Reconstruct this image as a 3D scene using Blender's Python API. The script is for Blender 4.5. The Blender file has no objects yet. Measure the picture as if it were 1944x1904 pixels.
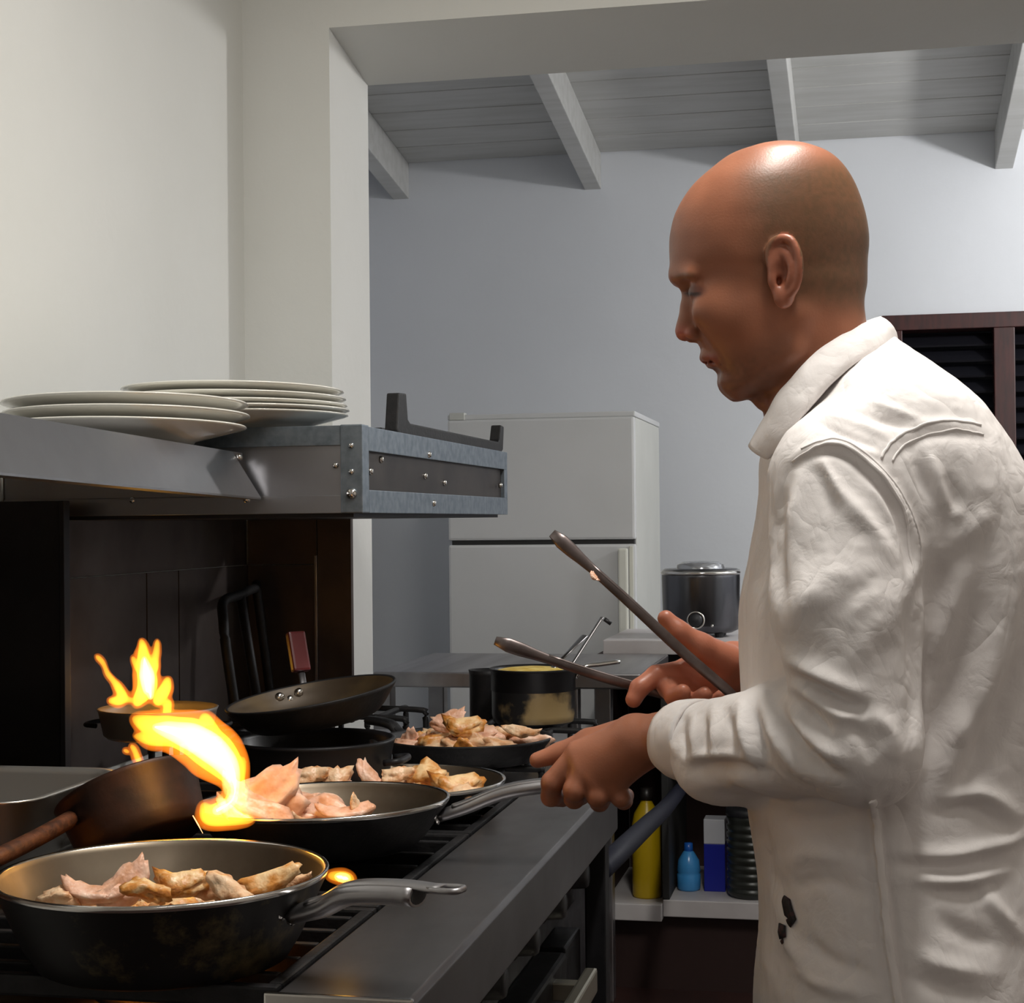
import bpy, bmesh, math, random
import numpy as np
from mathutils import Vector, Matrix, Euler
from mathutils import noise as mnoise

# ------------------------------------------------------------------ camera
sc = bpy.context.scene
F, CX, CY = 3200.0, 972.0, 952.0
CAM = np.array([0.0, 0.0, 1.32])
_yaw, _pitch, _roll = 0.2050, 0.0121, -0.0100
_c, _s = math.cos, math.sin
FWD = np.array([-_s(_yaw) * _c(_pitch), _c(_yaw) * _c(_pitch), _s(_pitch)])
_r = np.array([_c(_yaw), _s(_yaw), 0.0])
_u = np.cross(_r, FWD)
RT = _c(_roll) * _r + _s(_roll) * _u
UP = -_s(_roll) * _r + _c(_roll) * _u
cam_data = bpy.data.cameras.new('camera')
cam = bpy.data.objects.new('camera', cam_data)
sc.collection.objects.link(cam)
cam_data.sensor_fit = 'HORIZONTAL'
cam_data.sensor_width = 36.0
cam_data.lens = 36.0 * F / 1944.0
cam_data.clip_start = 0.05
M = Matrix.Identity(4)
for i in range(3):
    M[i][0], M[i][1], M[i][2], M[i][3] = RT[i], UP[i], -FWD[i], CAM[i]
cam.matrix_world = M
sc.camera = cam

# ------------------------------------------------------------------ world, lights, exposure
world = bpy.data.worlds.new('night')
sc.world = world
world.use_nodes = True
world.node_tree.nodes['Background'].inputs[0].default_value = (0.012, 0.014, 0.02, 1)
world.node_tree.nodes['Background'].inputs[1].default_value = 1.0
sc.view_settings.view_transform = 'Standard'
sc.view_settings.look = 'None'
sc.view_settings.gamma = 1.0
sc.view_settings.exposure = 0.0
sc.view_settings.use_curve_mapping = False
sc.cycles.use_denoising = True
sc.cycles.max_bounces = 8
sc.cycles.diffuse_bounces = 4
sc.cycles.sample_clamp_indirect = 6.0

def area(name, loc, size, power, col, rot=(0, 0, 0)):
    l = bpy.data.lights.new(name, 'AREA')
    l.shape = 'RECTANGLE'
    l.size, l.size_y = size
    l.energy = power
    l.color = col
    o = bpy.data.objects.new(name, l)
    o.location = loc
    o.rotation_euler = rot
    sc.collection.objects.link(o)
    return o
LAMP1 = (0.06, 1.68, 2.93)     # tube fitting over the cook
FILL_LAMP = (0.35, -0.75, 2.93)    # fill lamp added behind the viewer to brighten the cook's near side
LAMP2 = (1.45, 4.85, 2.46)      # lamp in the back room, under the rafters
area('lamp_light', (LAMP1[0], LAMP1[1], LAMP1[2] - 0.055), (0.16, 1.15), 43.0, (1.0, 0.965, 0.90))
area('lamp_light', (FILL_LAMP[0], FILL_LAMP[1], FILL_LAMP[2] - 0.055), (0.16, 1.15), 4.0, (1.0, 0.94, 0.90))  # light of the added fill lamp
pl = bpy.data.lights.new('back_room_light', 'POINT')
pl.energy, pl.color, pl.shadow_soft_size = 74.0, (1.0, 0.985, 0.975), 0.06
plo = bpy.data.objects.new('back_room_light', pl)
plo.location = (LAMP2[0], LAMP2[1], LAMP2[2] - 0.14)
sc.collection.objects.link(plo)

# ------------------------------------------------------------------ helpers
COL = sc.collection
rnd = random.Random(7)

def at(px, py, d):
    """point seen at a pixel of the photograph, d metres ahead of the camera"""
    return CAM + (RT * (px - CX) / F - UP * (py - CY) / F + FWD) * d

def link(name, me, mat=None, parent=None, smooth=False):
    o = bpy.data.objects.new(name, me)
    COL.objects.link(o)
    if mat is not None:
        for m in (mat if isinstance(mat, (list, tuple)) else [mat]):
            me.materials.append(m)
    if parent is not None:
        o.parent = parent
    if smooth:
        me.polygons.foreach_set('use_smooth', [True] * len(me.polygons))
    return o

def tag(o, label, cat, group=None):
    o['label'] = label
    o['category'] = cat
    if group:
        o['group'] = group
    return o

def struct(o, label=None):
    o['kind'] = 'structure'
    if label:
        o['label'] = label
    return o

def thing(name, label, cat, loc=(0, 0, 0), rot=(0, 0, 0), group=None):
    o = bpy.data.objects.new(name, None)
    o.empty_display_size = 0.05
    COL.objects.link(o)
    o.location = loc
    o.rotation_euler = rot
    return tag(o, label, cat, group)

def copy_tree(o, parent=None):
    c = o.copy()
    COL.objects.link(c)
    c.parent = parent
    for ch in o.children:
        copy_tree(ch, c)
    return c

def mesh_from(name, verts, faces):
    me = bpy.data.meshes.new(name)
    me.from_pydata([tuple(map(float, v)) for v in verts], [], [tuple(map(int, f)) for f in faces])
    me.update()
    return me

def bm_obj(name, bm, mat, parent=None, smooth=False, bevel=0.0, seg=2):
    if bevel > 0:
        bmesh.ops.bevel(bm, geom=[e for e in bm.edges], offset=bevel, segments=seg, profile=0.6, affect='EDGES', clamp_overlap=True)
    me = bpy.data.meshes.new(name)
    bm.normal_update()
    bm.to_mesh(me)
    bm.free()
    o = link(name, me, mat, parent, smooth)
    if smooth == 'auto':
        pass
    return o

def add_box(bm, lo, hi):
    lo, hi = [min(a, b) for a, b in zip(lo, hi)], [max(a, b) for a, b in zip(lo, hi)]
    vs = [bm.verts.new((x, y, z)) for z in (lo[2], hi[2]) for y in (lo[1], hi[1]) for x in (lo[0], hi[0])]
    for f in ((0, 2, 3, 1), (4, 5, 7, 6), (0, 1, 5, 4), (2, 6, 7, 3), (0, 4, 6, 2), (1, 3, 7, 5)):
        bm.faces.new([vs[i] for i in f])
    return vs

def box(name, lo, hi, mat, parent=None, bevel=0.0):
    bm = bmesh.new()
    add_box(bm, lo, hi)
    return bm_obj(name, bm, mat, parent, False, bevel)

def poly_prism(name, pts, axis, a, b, mat, parent=None, bevel=0.0):
    """polygon (2D) extruded along one axis from a to b"""
    def mk(p, t):
        if axis == 'x': return (t, p[0], p[1])
        if axis == 'y': return (p[0], t, p[1])
        return (p[0], p[1], t)
    bm = bmesh.new()
    A = [bm.verts.new(mk(p, a)) for p in pts]
    B = [bm.verts.new(mk(p, b)) for p in pts]
    n = len(pts)
    bm.faces.new(A)
    bm.faces.new(B[::-1])
    for i in range(n):
        bm.faces.new((A[i], B[i], B[(i + 1) % n], A[(i + 1) % n]))
    bmesh.ops.recalc_face_normals(bm, faces=bm.faces[:])
    return bm_obj(name, bm, mat, parent, False, bevel)

def lathe_mesh(name, prof, n=64, closed=False, mat_split=None):
    """profile of (r, z); mat_split(i) gives the material index of band i"""
    bm = bmesh.new()
    rings = []
    for r, z in prof:
        if r < 1e-6:
            rings.append([bm.verts.new((0, 0, z))])
        else:
            rings.append([bm.verts.new((r * _c(2 * math.pi * k / n), r * _s(2 * math.pi * k / n), z)) for k in range(n)])
    m = len(prof)
    for i in range(m if closed else m - 1):
        A, B = rings[i], rings[(i + 1) % m]
        for k in range(n):
            k2 = (k + 1) % n
            if len(A) == 1 and len(B) == 1:
                continue
            if len(A) == 1:
                f = bm.faces.new((A[0], B[k2], B[k]))
            elif len(B) == 1:
                f = bm.faces.new((A[k], A[k2], B[0]))
            else:
                f = bm.faces.new((A[k], A[k2], B[k2], B[k]))
            f.smooth = True
            if mat_split:
                f.material_index = mat_split(i)
    bmesh.ops.recalc_face_normals(bm, faces=bm.faces[:])
    me = bpy.data.meshes.new(name)
    bm.to_mesh(me)
    bm.free()
    return me

def tube_mesh(name, pts, rad, n=10, flat=1.0, upv=(0, 0, 1), cap=True):
    """tube along points; rad a number or list; flat squeezes along upv"""
    pts = [Vector(p) for p in pts]
    if not isinstance(rad, (list, tuple)):
        rad = [rad] * len(pts)
    bm = bmesh.new()
    rings = []
    for i, p in enumerate(pts):
        t = (pts[min(i + 1, len(pts) - 1)] - pts[max(i - 1, 0)]).normalized()
        u = Vector(upv)
        if abs(t.dot(u)) > 0.97:
            u = Vector((1, 0, 0))
        s = t.cross(u).normalized()
        w = s.cross(t).normalized()
        rings.append([bm.verts.new(p + s * (rad[i] * _c(2 * math.pi * k / n)) + w * (rad[i] * flat * _s(2 * math.pi * k / n))) for k in range(n)])
    for A, B in zip(rings, rings[1:]):
        for k in range(n):
            bm.faces.new((A[k], A[(k + 1) % n], B[(k + 1) % n], B[k])).smooth = True
    if cap:
        bm.faces.new(rings[0][::-1])
        bm.faces.new(rings[-1])
    bmesh.ops.recalc_face_normals(bm, faces=bm.faces[:])
    me = bpy.data.meshes.new(name)
    bm.to_mesh(me)
    bm.free()
    return me

def tube(name, pts, rad, mat, parent=None, **kw):
    return link(name, tube_mesh(name, pts, rad, **kw), mat, parent)

def spline(pts, n):
    """Catmull-Rom through points"""
    P = [np.array(p, float) for p in pts]
    P = [2 * P[0] - P[1]] + P + [2 * P[-1] - P[-2]]
    out = []
    segs = len(P) - 3
    for q in range(n):
        t = q / (n - 1) * segs
        i = min(int(t), segs - 1)
        f = t - i
        a, b, c, d = P[i:i + 4]
        out.append(0.5 * ((2 * b) + (c - a) * f + (2 * a - 5 * b + 4 * c - d) * f * f + (3 * b - a - 3 * c + d) * f ** 3))
    return out

# ------------------------------------------------------------------ materials
def _new(name):
    m = bpy.data.materials.new(name)
    m.use_nodes = True
    nt = m.node_tree
    return m, nt, nt.nodes['Principled BSDF']

def srgb(r, g, b):
    f = lambda v: (v / 255) / 12.92 if v / 255 <= 0.04045 else ((v / 255 + 0.055) / 1.055) ** 2.4
    return (f(r), f(g), f(b), 1.0)

def mat(name, col, rough=0.5, metal=0.0, col2=None, scale=8.0, stretch=(1, 1, 1), lo=0.4, hi=0.65, bump=0.0, bscale=None, detail=6.0, rough2=None, spec=None, coat=0.0, coords='Object'):
    m, nt, b = _new(name)
    b.inputs['Base Color'].default_value = col
    b.inputs['Roughness'].default_value = rough
    b.inputs['Metallic'].default_value = metal
    if spec is not None:
        b.inputs['Specular IOR Level'].default_value = spec
    if coat:
        b.inputs['Coat Weight'].default_value = coat
    if col2 is not None or bump or rough2 is not None:
        tc = nt.nodes.new('ShaderNodeTexCoord')
        mp = nt.nodes.new('ShaderNodeMapping')
        mp.inputs['Scale'].default_value = stretch
        nt.links.new(tc.outputs[coords], mp.inputs['Vector'])
        n = nt.nodes.new('ShaderNodeTexNoise')
        n.inputs['Scale'].default_value = scale
        n.inputs['Detail'].default_value = detail
        nt.links.new(mp.outputs[0], n.inputs['Vector'])
        r = nt.nodes.new('ShaderNodeValToRGB')
        r.color_ramp.elements[0].position = lo
        r.color_ramp.elements[1].position = hi
        r.color_ramp.elements[0].color = col
        r.color_ramp.elements[1].color = col2 if col2 is not None else col
        nt.links.new(n.outputs['Fac'], r.inputs['Fac'])
        if col2 is not None:
            nt.links.new(r.outputs['Color'], b.inputs['Base Color'])
        if rough2 is not None:
            mr = nt.nodes.new('ShaderNodeMapRange')
            mr.inputs['From Min'].default_value = lo
            mr.inputs['From Max'].default_value = hi
            mr.inputs['To Min'].default_value = rough
            mr.inputs['To Max'].default_value = rough2
            nt.links.new(n.outputs['Fac'], mr.inputs['Value'])
            nt.links.new(mr.outputs['Result'], b.inputs['Roughness'])
        if bump:
            nb = nt.nodes.new('ShaderNodeTexNoise')
            nb.inputs['Scale'].default_value = bscale or scale * 4
            nb.inputs['Detail'].default_value = 5
            nt.links.new(mp.outputs[0], nb.inputs['Vector'])
            bp = nt.nodes.new('ShaderNodeBump')
            bp.inputs['Strength'].default_value = 1.0
            bp.inputs['Distance'].default_value = bump
            nt.links.new(nb.outputs['Fac'], bp.inputs['Height'])
            nt.links.new(bp.outputs[0], b.inputs['Normal'])
    return m

M_wall = mat('white_plaster', srgb(226, 226, 222), 0.75, col2=srgb(219, 219, 214), scale=1.6, bump=0.0012, bscale=26, lo=0.3, hi=0.7)
M_rearwall = mat('grey_white_plaster', srgb(214, 217, 222), 0.8, col2=srgb(207, 210, 215), scale=1.4, bump=0.001, bscale=22, lo=0.3, hi=0.7)
M_paintwood = mat('grey_white_painted_boards', srgb(190, 190, 188), 0.55, col2=srgb(180, 180, 177), scale=3, stretch=(1, 8, 8), bump=0.0004, bscale=30)
M_floor = mat('dark_red_brown_floor', srgb(52, 30, 26), 0.45, col2=srgb(38, 22, 20), scale=5)
M_steel = mat('brushed_steel', (0.42, 0.41, 0.42, 1), 0.30, 1.0, col2=(0.33, 0.32, 0.33, 1), scale=14, stretch=(1, 0.05, 1), rough2=0.42)
M_railsteel = mat('worn_rail_steel', (0.20, 0.193, 0.197, 1), 0.36, 1.0, col2=(0.14, 0.133, 0.136, 1), scale=5, stretch=(2, 1, 1), rough2=0.46, lo=0.35, hi=0.7)
M_hoodsteel = mat('stainless_sheet', (0.37, 0.37, 0.385, 1), 0.33, 1.0, col2=(0.30, 0.30, 0.315, 1), scale=4, rough2=0.42)
M_galv = mat('galvanised_steel', (0.23, 0.265, 0.30, 1), 0.45, 0.9, col2=(0.14, 0.17, 0.20, 1), scale=60, lo=0.35, hi=0.7, rough2=0.5)
M_filter = mat('greasy_dark_panel', srgb(66, 60, 56), 0.45, 0.7, col2=srgb(48, 43, 41), scale=9)
M_splash = mat('smoke_browned_steel', (0.115, 0.092, 0.08, 1), 0.42, 0.85, col2=(0.075, 0.06, 0.055, 1), scale=5, rough2=0.55)
M_splashdark = mat('blackened_steel', (0.042, 0.04, 0.044, 1), 0.5, 0.6, col2=(0.028, 0.026, 0.03, 1), scale=6)
M_chrome = mat('polished_steel', (0.68, 0.66, 0.63, 1), 0.17, 1.0)
M_iron = mat('black_cast_iron', (0.008, 0.008, 0.009, 1), 0.55, 0.1, col2=(0.015, 0.014, 0.015, 1), scale=40, spec=0.3, bump=0.0006, bscale=160)
M_rust = mat('scorched_iron', (0.05, 0.018, 0.009, 1), 0.6, 0.3, col2=(0.13, 0.045, 0.018, 1), scale=70, bump=0.001, bscale=200)
M_fireglow = mat('fireglow_brown_iron', (0.020, 0.010, 0.007, 1), 0.5, 0.3, col2=(0.038, 0.016, 0.010, 1), scale=30, bump=0.0004, bscale=90)  # black iron tinted brown-red to carry the glow of the fire
M_black = mat('black_enamel', (0.007, 0.007, 0.008, 1), 0.38, col2=(0.012, 0.011, 0.013, 1), scale=12, rough2=0.55, spec=0.3)
M_blackmatte = mat('black_plastic', (0.016, 0.016, 0.019, 1), 0.5)
M_porcelain = mat('white_porcelain', srgb(226, 224, 216), 0.14, coat=0.3)
M_fridge = mat('pale_grey_enamel', srgb(206, 207, 208), 0.38, col2=srgb(199, 200, 200), scale=2)
M_fridgeside = mat('grey_textured_sheet', srgb(196, 197, 192), 0.5, bump=0.0003, bscale=300, col2=srgb(190, 191, 186), scale=4)
M_darkgap = mat('dark_gasket', (0.02, 0.02, 0.02, 1), 0.7)
M_laminate = mat('white_laminate', srgb(196, 192, 192), 0.45, col2=srgb(180, 174, 174), scale=5)
M_darkwood = mat('dark_red_stained_wood', srgb(62, 26, 24), 0.45, col2=srgb(42, 18, 18), scale=9, stretch=(6, 6, 1))
M_louvre = mat('black_louvre_slat', srgb(22, 22, 28), 0.4)
M_paninside = mat('used_steel_inside', (0.29, 0.24, 0.18, 1), 0.36, 1.0, col2=(0.17, 0.135, 0.10, 1), scale=9, rough2=0.5, lo=0.35, hi=0.65)
M_nonstick = mat('worn_brown_coating', srgb(88, 72, 48), 0.5, 0.35, col2=srgb(62, 50, 36), scale=14)
M_flame_red = mat('dark_red_handle', srgb(92, 20, 24), 0.4)

def pan_outside():
    # blackened outside with a worn brassy band near the rim
    m, nt, b = _new('burnt_pan_outside')
    tc = nt.nodes.new('ShaderNodeTexCoord')
    n = nt.nodes.new('ShaderNodeTexNoise'); n.inputs['Scale'].default_value = 11; n.inputs['Detail'].default_value = 7; n.inputs['Roughness'].default_value = 0.7
    nt.links.new(tc.outputs['Object'], n.inputs['Vector'])
    r = nt.nodes.new('ShaderNodeValToRGB')
    r.color_ramp.elements[0].position = 0.56; r.color_ramp.elements[0].color = (0.008, 0.007, 0.007, 1)
    r.color_ramp.elements[1].position = 0.70; r.color_ramp.elements[1].color = (0.11, 0.082, 0.036, 1)
    nt.links.new(n.outputs['Fac'], r.inputs['Fac'])
    nt.links.new(r.outputs['Color'], b.inputs['Base Color'])
    b.inputs['Roughness'].default_value = 0.45
    b.inputs['Metallic'].default_value = 0.35
    return m
M_panout = pan_outside()

def chicken(name, c0, c1, c2, seed):
    m, nt, b = _new(name)
    tc = nt.nodes.new('ShaderNodeTexCoord')
    mp = nt.nodes.new('ShaderNodeMapping'); mp.inputs['Location'].default_value = (seed, seed * 2, 0)
    nt.links.new(tc.outputs['Object'], mp.inputs['Vector'])
    n = nt.nodes.new('ShaderNodeTexNoise'); n.inputs['Scale'].default_value = 55; n.inputs['Detail'].default_value = 6
    nt.links.new(mp.outputs[0], n.inputs['Vector'])
    r = nt.nodes.new('ShaderNodeValToRGB')
    e = r.color_ramp.elements
    e[0].position = 0.36; e[0].color = c0
    e[1].position = 0.72; e[1].color = c2
    q = e.new(0.52); q.color = c1
    nt.links.new(n.outputs['Fac'], r.inputs['Fac'])
    nt.links.new(r.outputs['Color'], b.inputs['Base Color'])
    b.inputs['Roughness'].default_value = 0.42
    b.inputs['Subsurface Weight'].default_value = 0.15
    b.inputs['Subsurface Radius'].default_value = (0.006, 0.003, 0.002)
    n2 = nt.nodes.new('ShaderNodeTexNoise'); n2.inputs['Scale'].default_value = 120
    nt.links.new(mp.outputs[0], n2.inputs['Vector'])
    bp = nt.nodes.new('ShaderNodeBump'); bp.inputs['Distance'].default_value = 0.0015
    nt.links.new(n2.outputs['Fac'], bp.inputs['Height'])
    nt.links.new(bp.outputs[0], b.inputs['Normal'])
    return m
M_chick = [chicken('pale_chicken', srgb(236, 205, 170), srgb(228, 186, 146), srgb(196, 128, 72), 0.0),
           chicken('browned_chicken', srgb(236, 200, 150), srgb(206, 138, 62), srgb(138, 70, 26), 3.1),
           chicken('pink_chicken', srgb(240, 206, 182), srgb(232, 186, 160), srgb(208, 150, 112), 5.7)]

# ------------------------------------------------------------------ implicit surfaces (body, clothes, flames)
class Vol:
    def __init__(self, ax):
        self.ax = [np.asarray(a, np.float32) for a in ax]
        self.v = np.full([len(a) for a in self.ax], 0.2, np.float32)
    def win(self, lo, hi):
        sl = []
        for a, l, h in zip(self.ax, lo, hi):
            i = max(int(np.searchsorted(a, l)) - 1, 0)
            j = min(int(np.searchsorted(a, h)) + 1, len(a))
            if j <= i:
                return None
            sl.append(slice(i, j))
        return tuple(sl)
    def apply(self, fn, lo, hi, k=0.0, op='u'):
        pad = max(k, 0.0) + 0.012
        sl = self.win([l - pad for l in lo], [h + pad for h in hi])
        if sl is None:
            return
        X = self.ax[0][sl[0]][:, None, None]
        Y = self.ax[1][sl[1]][None, :, None]
        Z = self.ax[2][sl[2]][None, None, :]
        d = fn(X, Y, Z).astype(np.float32)
        a = self.v[sl]
        if op == 's':
            d = -d
            if k > 0:
                h = np.clip(0.5 - 0.5 * (a - d) / k, 0, 1)
                self.v[sl] = a * (1 - h) + d * h + k * h * (1 - h)
            else:
                self.v[sl] = np.maximum(a, d)
        else:
            if k > 0:
                h = np.clip(0.5 + 0.5 * (a - d) / k, 0, 1)
                self.v[sl] = a * (1 - h) + d * h - k * h * (1 - h)
            else:
                self.v[sl] = np.minimum(a, d)
    def cone(self, a, b, ra, rb, k=0.0, op='u', sq=None):
        a = np.array(a, float); b = np.array(b, float)
        ab = b - a
        L2 = float(ab @ ab) + 1e-12
        def fn(X, Y, Z):
            t = np.clip(((X - a[0]) * ab[0] + (Y - a[1]) * ab[1] + (Z - a[2]) * ab[2]) / L2, 0, 1)
            dx = X - (a[0] + t * ab[0]); dy = Y - (a[1] + t * ab[1]); dz = Z - (a[2] + t * ab[2])
            return np.sqrt(dx * dx + dy * dy + dz * dz) - (ra + (rb - ra) * t)
        R = max(ra, rb)
        self.apply(fn, np.minimum(a, b) - R, np.maximum(a, b) + R, k, op)
    def chain(self, pts, rad, k=0.0, op='u'):
        for i in range(len(pts) - 1):
            self.cone(pts[i], pts[i + 1], rad[i], rad[i + 1], k, op)
    def ell(self, c, r, k=0.0, op='u', rot=None):
        c = np.array(c, float); r = np.array(r, float)
        R = np.eye(3) if rot is None else np.array(Euler(rot).to_matrix())
        def fn(X, Y, Z):
            x, y, z = X - c[0], Y - c[1], Z - c[2]
            p = (R[0, 0] * x + R[1, 0] * y + R[2, 0] * z) / r[0]
            q = (R[0, 1] * x + R[1, 1] * y + R[2, 1] * z) / r[1]
            s = (R[0, 2] * x + R[1, 2] * y + R[2, 2] * z) / r[2]
            k0 = np.sqrt(p * p + q * q + s * s)
            k1 = np.sqrt((p / r[0]) ** 2 + (q / r[1]) ** 2 + (s / r[2]) ** 2) + 1e-9
            return k0 * (k0 - 1) / k1
        m = r.max()
        self.apply(fn, c - m, c + m, k, op)
    def mesh(self):
        v = self.v
        s = v < 0
        n = s.shape
        cnt = np.zeros([m - 1 for m in n], np.uint8)
        for i in (0, 1):
            for j in (0, 1):
                for l in (0, 1):
                    cnt += s[i:n[0] - 1 + i, j:n[1] - 1 + j, l:n[2] - 1 + l]
        act = np.flatnonzero((cnt > 0) & (cnt < 8))
        shp = cnt.shape
        I, J, K = np.unravel_index(act, shp)
        acc = np.zeros((len(act), 3)); num = np.zeros(len(act))
        corners = [(i, j, l) for i in (0, 1) for j in (0, 1) for l in (0, 1)]
        for a in corners:
            for ax in range(3):
                if a[ax]:
                    continue
                b = list(a); b[ax] = 1
                va = v[I + a[0], J + a[1], K + a[2]]; vb = v[I + b[0], J + b[1], K + b[2]]
                m = (va < 0) != (vb < 0)
                t = np.where(m, va / np.where(m, va - vb, 1), 0)
                for q in range(3):
                    acc[:, q] += m * (a[q] + (t if q == ax else 0))
                num += m
        acc /= num[:, None]
        P = np.empty((len(act), 3))
        for q, idx in enumerate((I, J, K)):
            A = self.ax[q]
            P[:, q] = A[idx] + acc[:, q] * (A[idx + 1] - A[idx])
        quads = []
        st = (shp[1] * shp[2], shp[2], 1)
        for ax in range(3):
            sl0 = [slice(None)] * 3; sl1 = [slice(None)] * 3
            sl0[ax] = slice(0, n[ax] - 1); sl1[ax] = slice(1, n[ax])
            o1, o2 = [q for q in range(3) if q != ax]
            A = s[tuple(sl0)]; B = s[tuple(sl1)]
            idx = np.nonzero(A != B)
            ok = (idx[o1] > 0) & (idx[o1] < n[o1] - 1) & (idx[o2] > 0) & (idx[o2] < n[o2] - 1)
            idx = [q[ok] for q in idx]
            flip = A[tuple(idx)]
            base = idx[0] * st[0] + idx[1] * st[1] + idx[2] * st[2]
            c00 = base - st[o1] - st[o2]; c10 = base - st[o2]; c11 = base; c01 = base - st[o1]
            Q = np.stack([c00, c10, c11, c01], 1)
            if ax == 1:
                flip = ~flip
            Q[~flip] = Q[~flip][:, ::-1]
            quads.append(Q)
        Q = np.searchsorted(act, np.concatenate(quads))
        return P, Q

def np_mesh(name, P, Q):
    me = bpy.data.meshes.new(name)
    me.vertices.add(len(P))
    me.vertices.foreach_set('co', np.asarray(P, np.float32).ravel())
    me.loops.add(Q.size)
    me.loops.foreach_set('vertex_index', np.asarray(Q, np.int32).ravel())
    me.polygons.add(len(Q))
    me.polygons.foreach_set('loop_start', np.arange(0, Q.size, Q.shape[1], dtype=np.int32))
    me.polygons.foreach_set('use_smooth', np.ones(len(Q), bool))
    me.update(calc_edges=True)
    return me

def relax(P, Q, it=2, lam=0.5):
    for _ in range(it):
        S = np.zeros_like(P); c = np.zeros(len(P))
        for a, b in ((0, 1), (1, 2), (2, 3), (3, 0)):
            for x, y in ((a, b), (b, a)):
                for q in range(3):
                    S[:, q] += np.bincount(Q[:, x], P[Q[:, y], q], len(P))
                c += np.bincount(Q[:, x], minlength=len(P))
        P = P + lam * (S / np.maximum(c, 1)[:, None] - P)
    return P

def normals(P, Q):
    fn = np.cross(P[Q[:, 2]] - P[Q[:, 0]], P[Q[:, 3]] - P[Q[:, 1]])
    N = np.zeros_like(P)
    for a in range(4):
        for q in range(3):
            N[:, q] += np.bincount(Q[:, a], fn[:, q], len(P))
    return N / (np.linalg.norm(N, axis=1)[:, None] + 1e-12)

def vnoise(P, scale, seed=0):
    """smooth value noise on points, vectorised"""
    q = P * scale + seed * 17.13
    i = np.floor(q).astype(np.int64); f = q - i
    f = f * f * (3 - 2 * f)
    def h(x, y, z):
        n = (x * 374761393 + y * 668265263 + z * 2147483647 + seed * 974634777) & 0xFFFFFFFF
        n = ((n ^ (n >> 13)) * 1274126177) & 0xFFFFFFFF
        return ((n ^ (n >> 16)) & 0xFFFF) / 65535.0
    out = 0
    for a in (0, 1):
        for b in (0, 1):
            for c in (0, 1):
                wgt = (f[:, 0] if a else 1 - f[:, 0]) * (f[:, 1] if b else 1 - f[:, 1]) * (f[:, 2] if c else 1 - f[:, 2])
                out = out + wgt * h(i[:, 0] + a, i[:, 1] + b, i[:, 2] + c)
    return out

# ================================================================== THE ROOM
WX, WY = -1.361, 3.60
struct(box('wall_left', (WX - 0.15, -1.7, 0), (WX, WY, 3.0), M_wall))
M_dim = mat('pale_warm_plaster', srgb(205, 198, 192), 0.7)
struct(box('wall_near', (WX - 0.15, -1.85, 0), (1.75, -1.7, 3.0), M_dim))
struct(box('wall_right', (1.6, -1.7, 0), (1.75, WY, 3.0), M_dim))
struct(box('ceiling_near', (WX - 0.15, -1.85, 3.0), (1.75, WY + 0.3, 3.1), M_wall))
struct(box('floor', (-2.1, -1.85, -0.1), (2.4, 6.4, 0), M_floor))
# dividing wall with its wide opening: pier, lintel, unseen second pier in one piece
bm = bmesh.new()
add_box(bm, (-2.1, WY, 0), (-1.156, WY + 0.30, 3.35))
add_box(bm, (0.62, WY, 0), (2.4, WY + 0.30, 3.35))  # unseen pier set in to block the back room lamp from the cook
vs = add_box(bm, (-1.156, WY, 2.43), (0.62, WY + 0.30, 3.35))
for v in vs:
    if v.co.y > WY + 0.1 and v.co.z < 2.6:
        v.co.z = 2.376
struct(bm_obj('wall_middle', bm, M_wall))

# back room
RY = 6.2
WINX0, WINX1, WINZ0, WINZ1 = 0.075, 1.16, 0.92, 2.046
bm = bmesh.new()
add_box(bm, (-2.1, RY, 0), (WINX0, RY + 0.15, 3.2))
add_box(bm, (WINX1, RY, 0), (2.4, RY + 0.15, 3.2))
add_box(bm, (WINX0, RY, WINZ1), (WINX1, RY + 0.15, 3.2))
add_box(bm, (WINX0, RY, 0), (WINX1, RY + 0.15, WINZ0))
struct(bm_obj('wall_rear', bm, M_rearwall))
struct(box('wall_rear_left', (-2.1, WY + 0.3, 0), (-1.95, RY, 3.3), M_rearwall))
struct(box('wall_rear_right', (2.25, WY + 0.3, 0), (2.4, RY, 3.3), M_rearwall))

SL = 0.145
def roof_z(y):
    return 2.69 + SL * (RY - y)
ceil = struct(poly_prism('ceiling_rear', [(WY + 0.3, roof_z(WY + 0.3) + 0.03), (RY + 0.15, roof_z(RY + 0.15) + 0.03), (RY + 0.15, roof_z(RY + 0.15) + 0.09), (WY + 0.3, roof_z(WY + 0.3) + 0.09)], 'x', -2.1, 2.4, M_paintwood))
nb = 14
by = (RY - WY - 0.3) / nb
for k in range(nb):
    y0 = WY + 0.3 + k * by
    y1 = y0 + by - 0.006
    o = poly_prism('ceiling_board', [(y0, roof_z(y0)), (y1, roof_z(y1)), (y1, roof_z(y1) + 0.03), (y0, roof_z(y0) + 0.03)], 'x', -1.95, 2.25, M_paintwood, ceil, 0.0025)
for xr in (-1.74, -1.0, -0.27, 0.475, 1.21):
    y0, y1 = WY + 0.3, RY
    poly_prism('rafter', [(y0, roof_z(y0) - 0.135), (y1, roof_z(y1) - 0.135), (y1, roof_z(y1) + 0.0), (y0, roof_z(y0) + 0.0)], 'x', xr, xr + 0.062, M_paintwood, ceil, 0.003)

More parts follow.
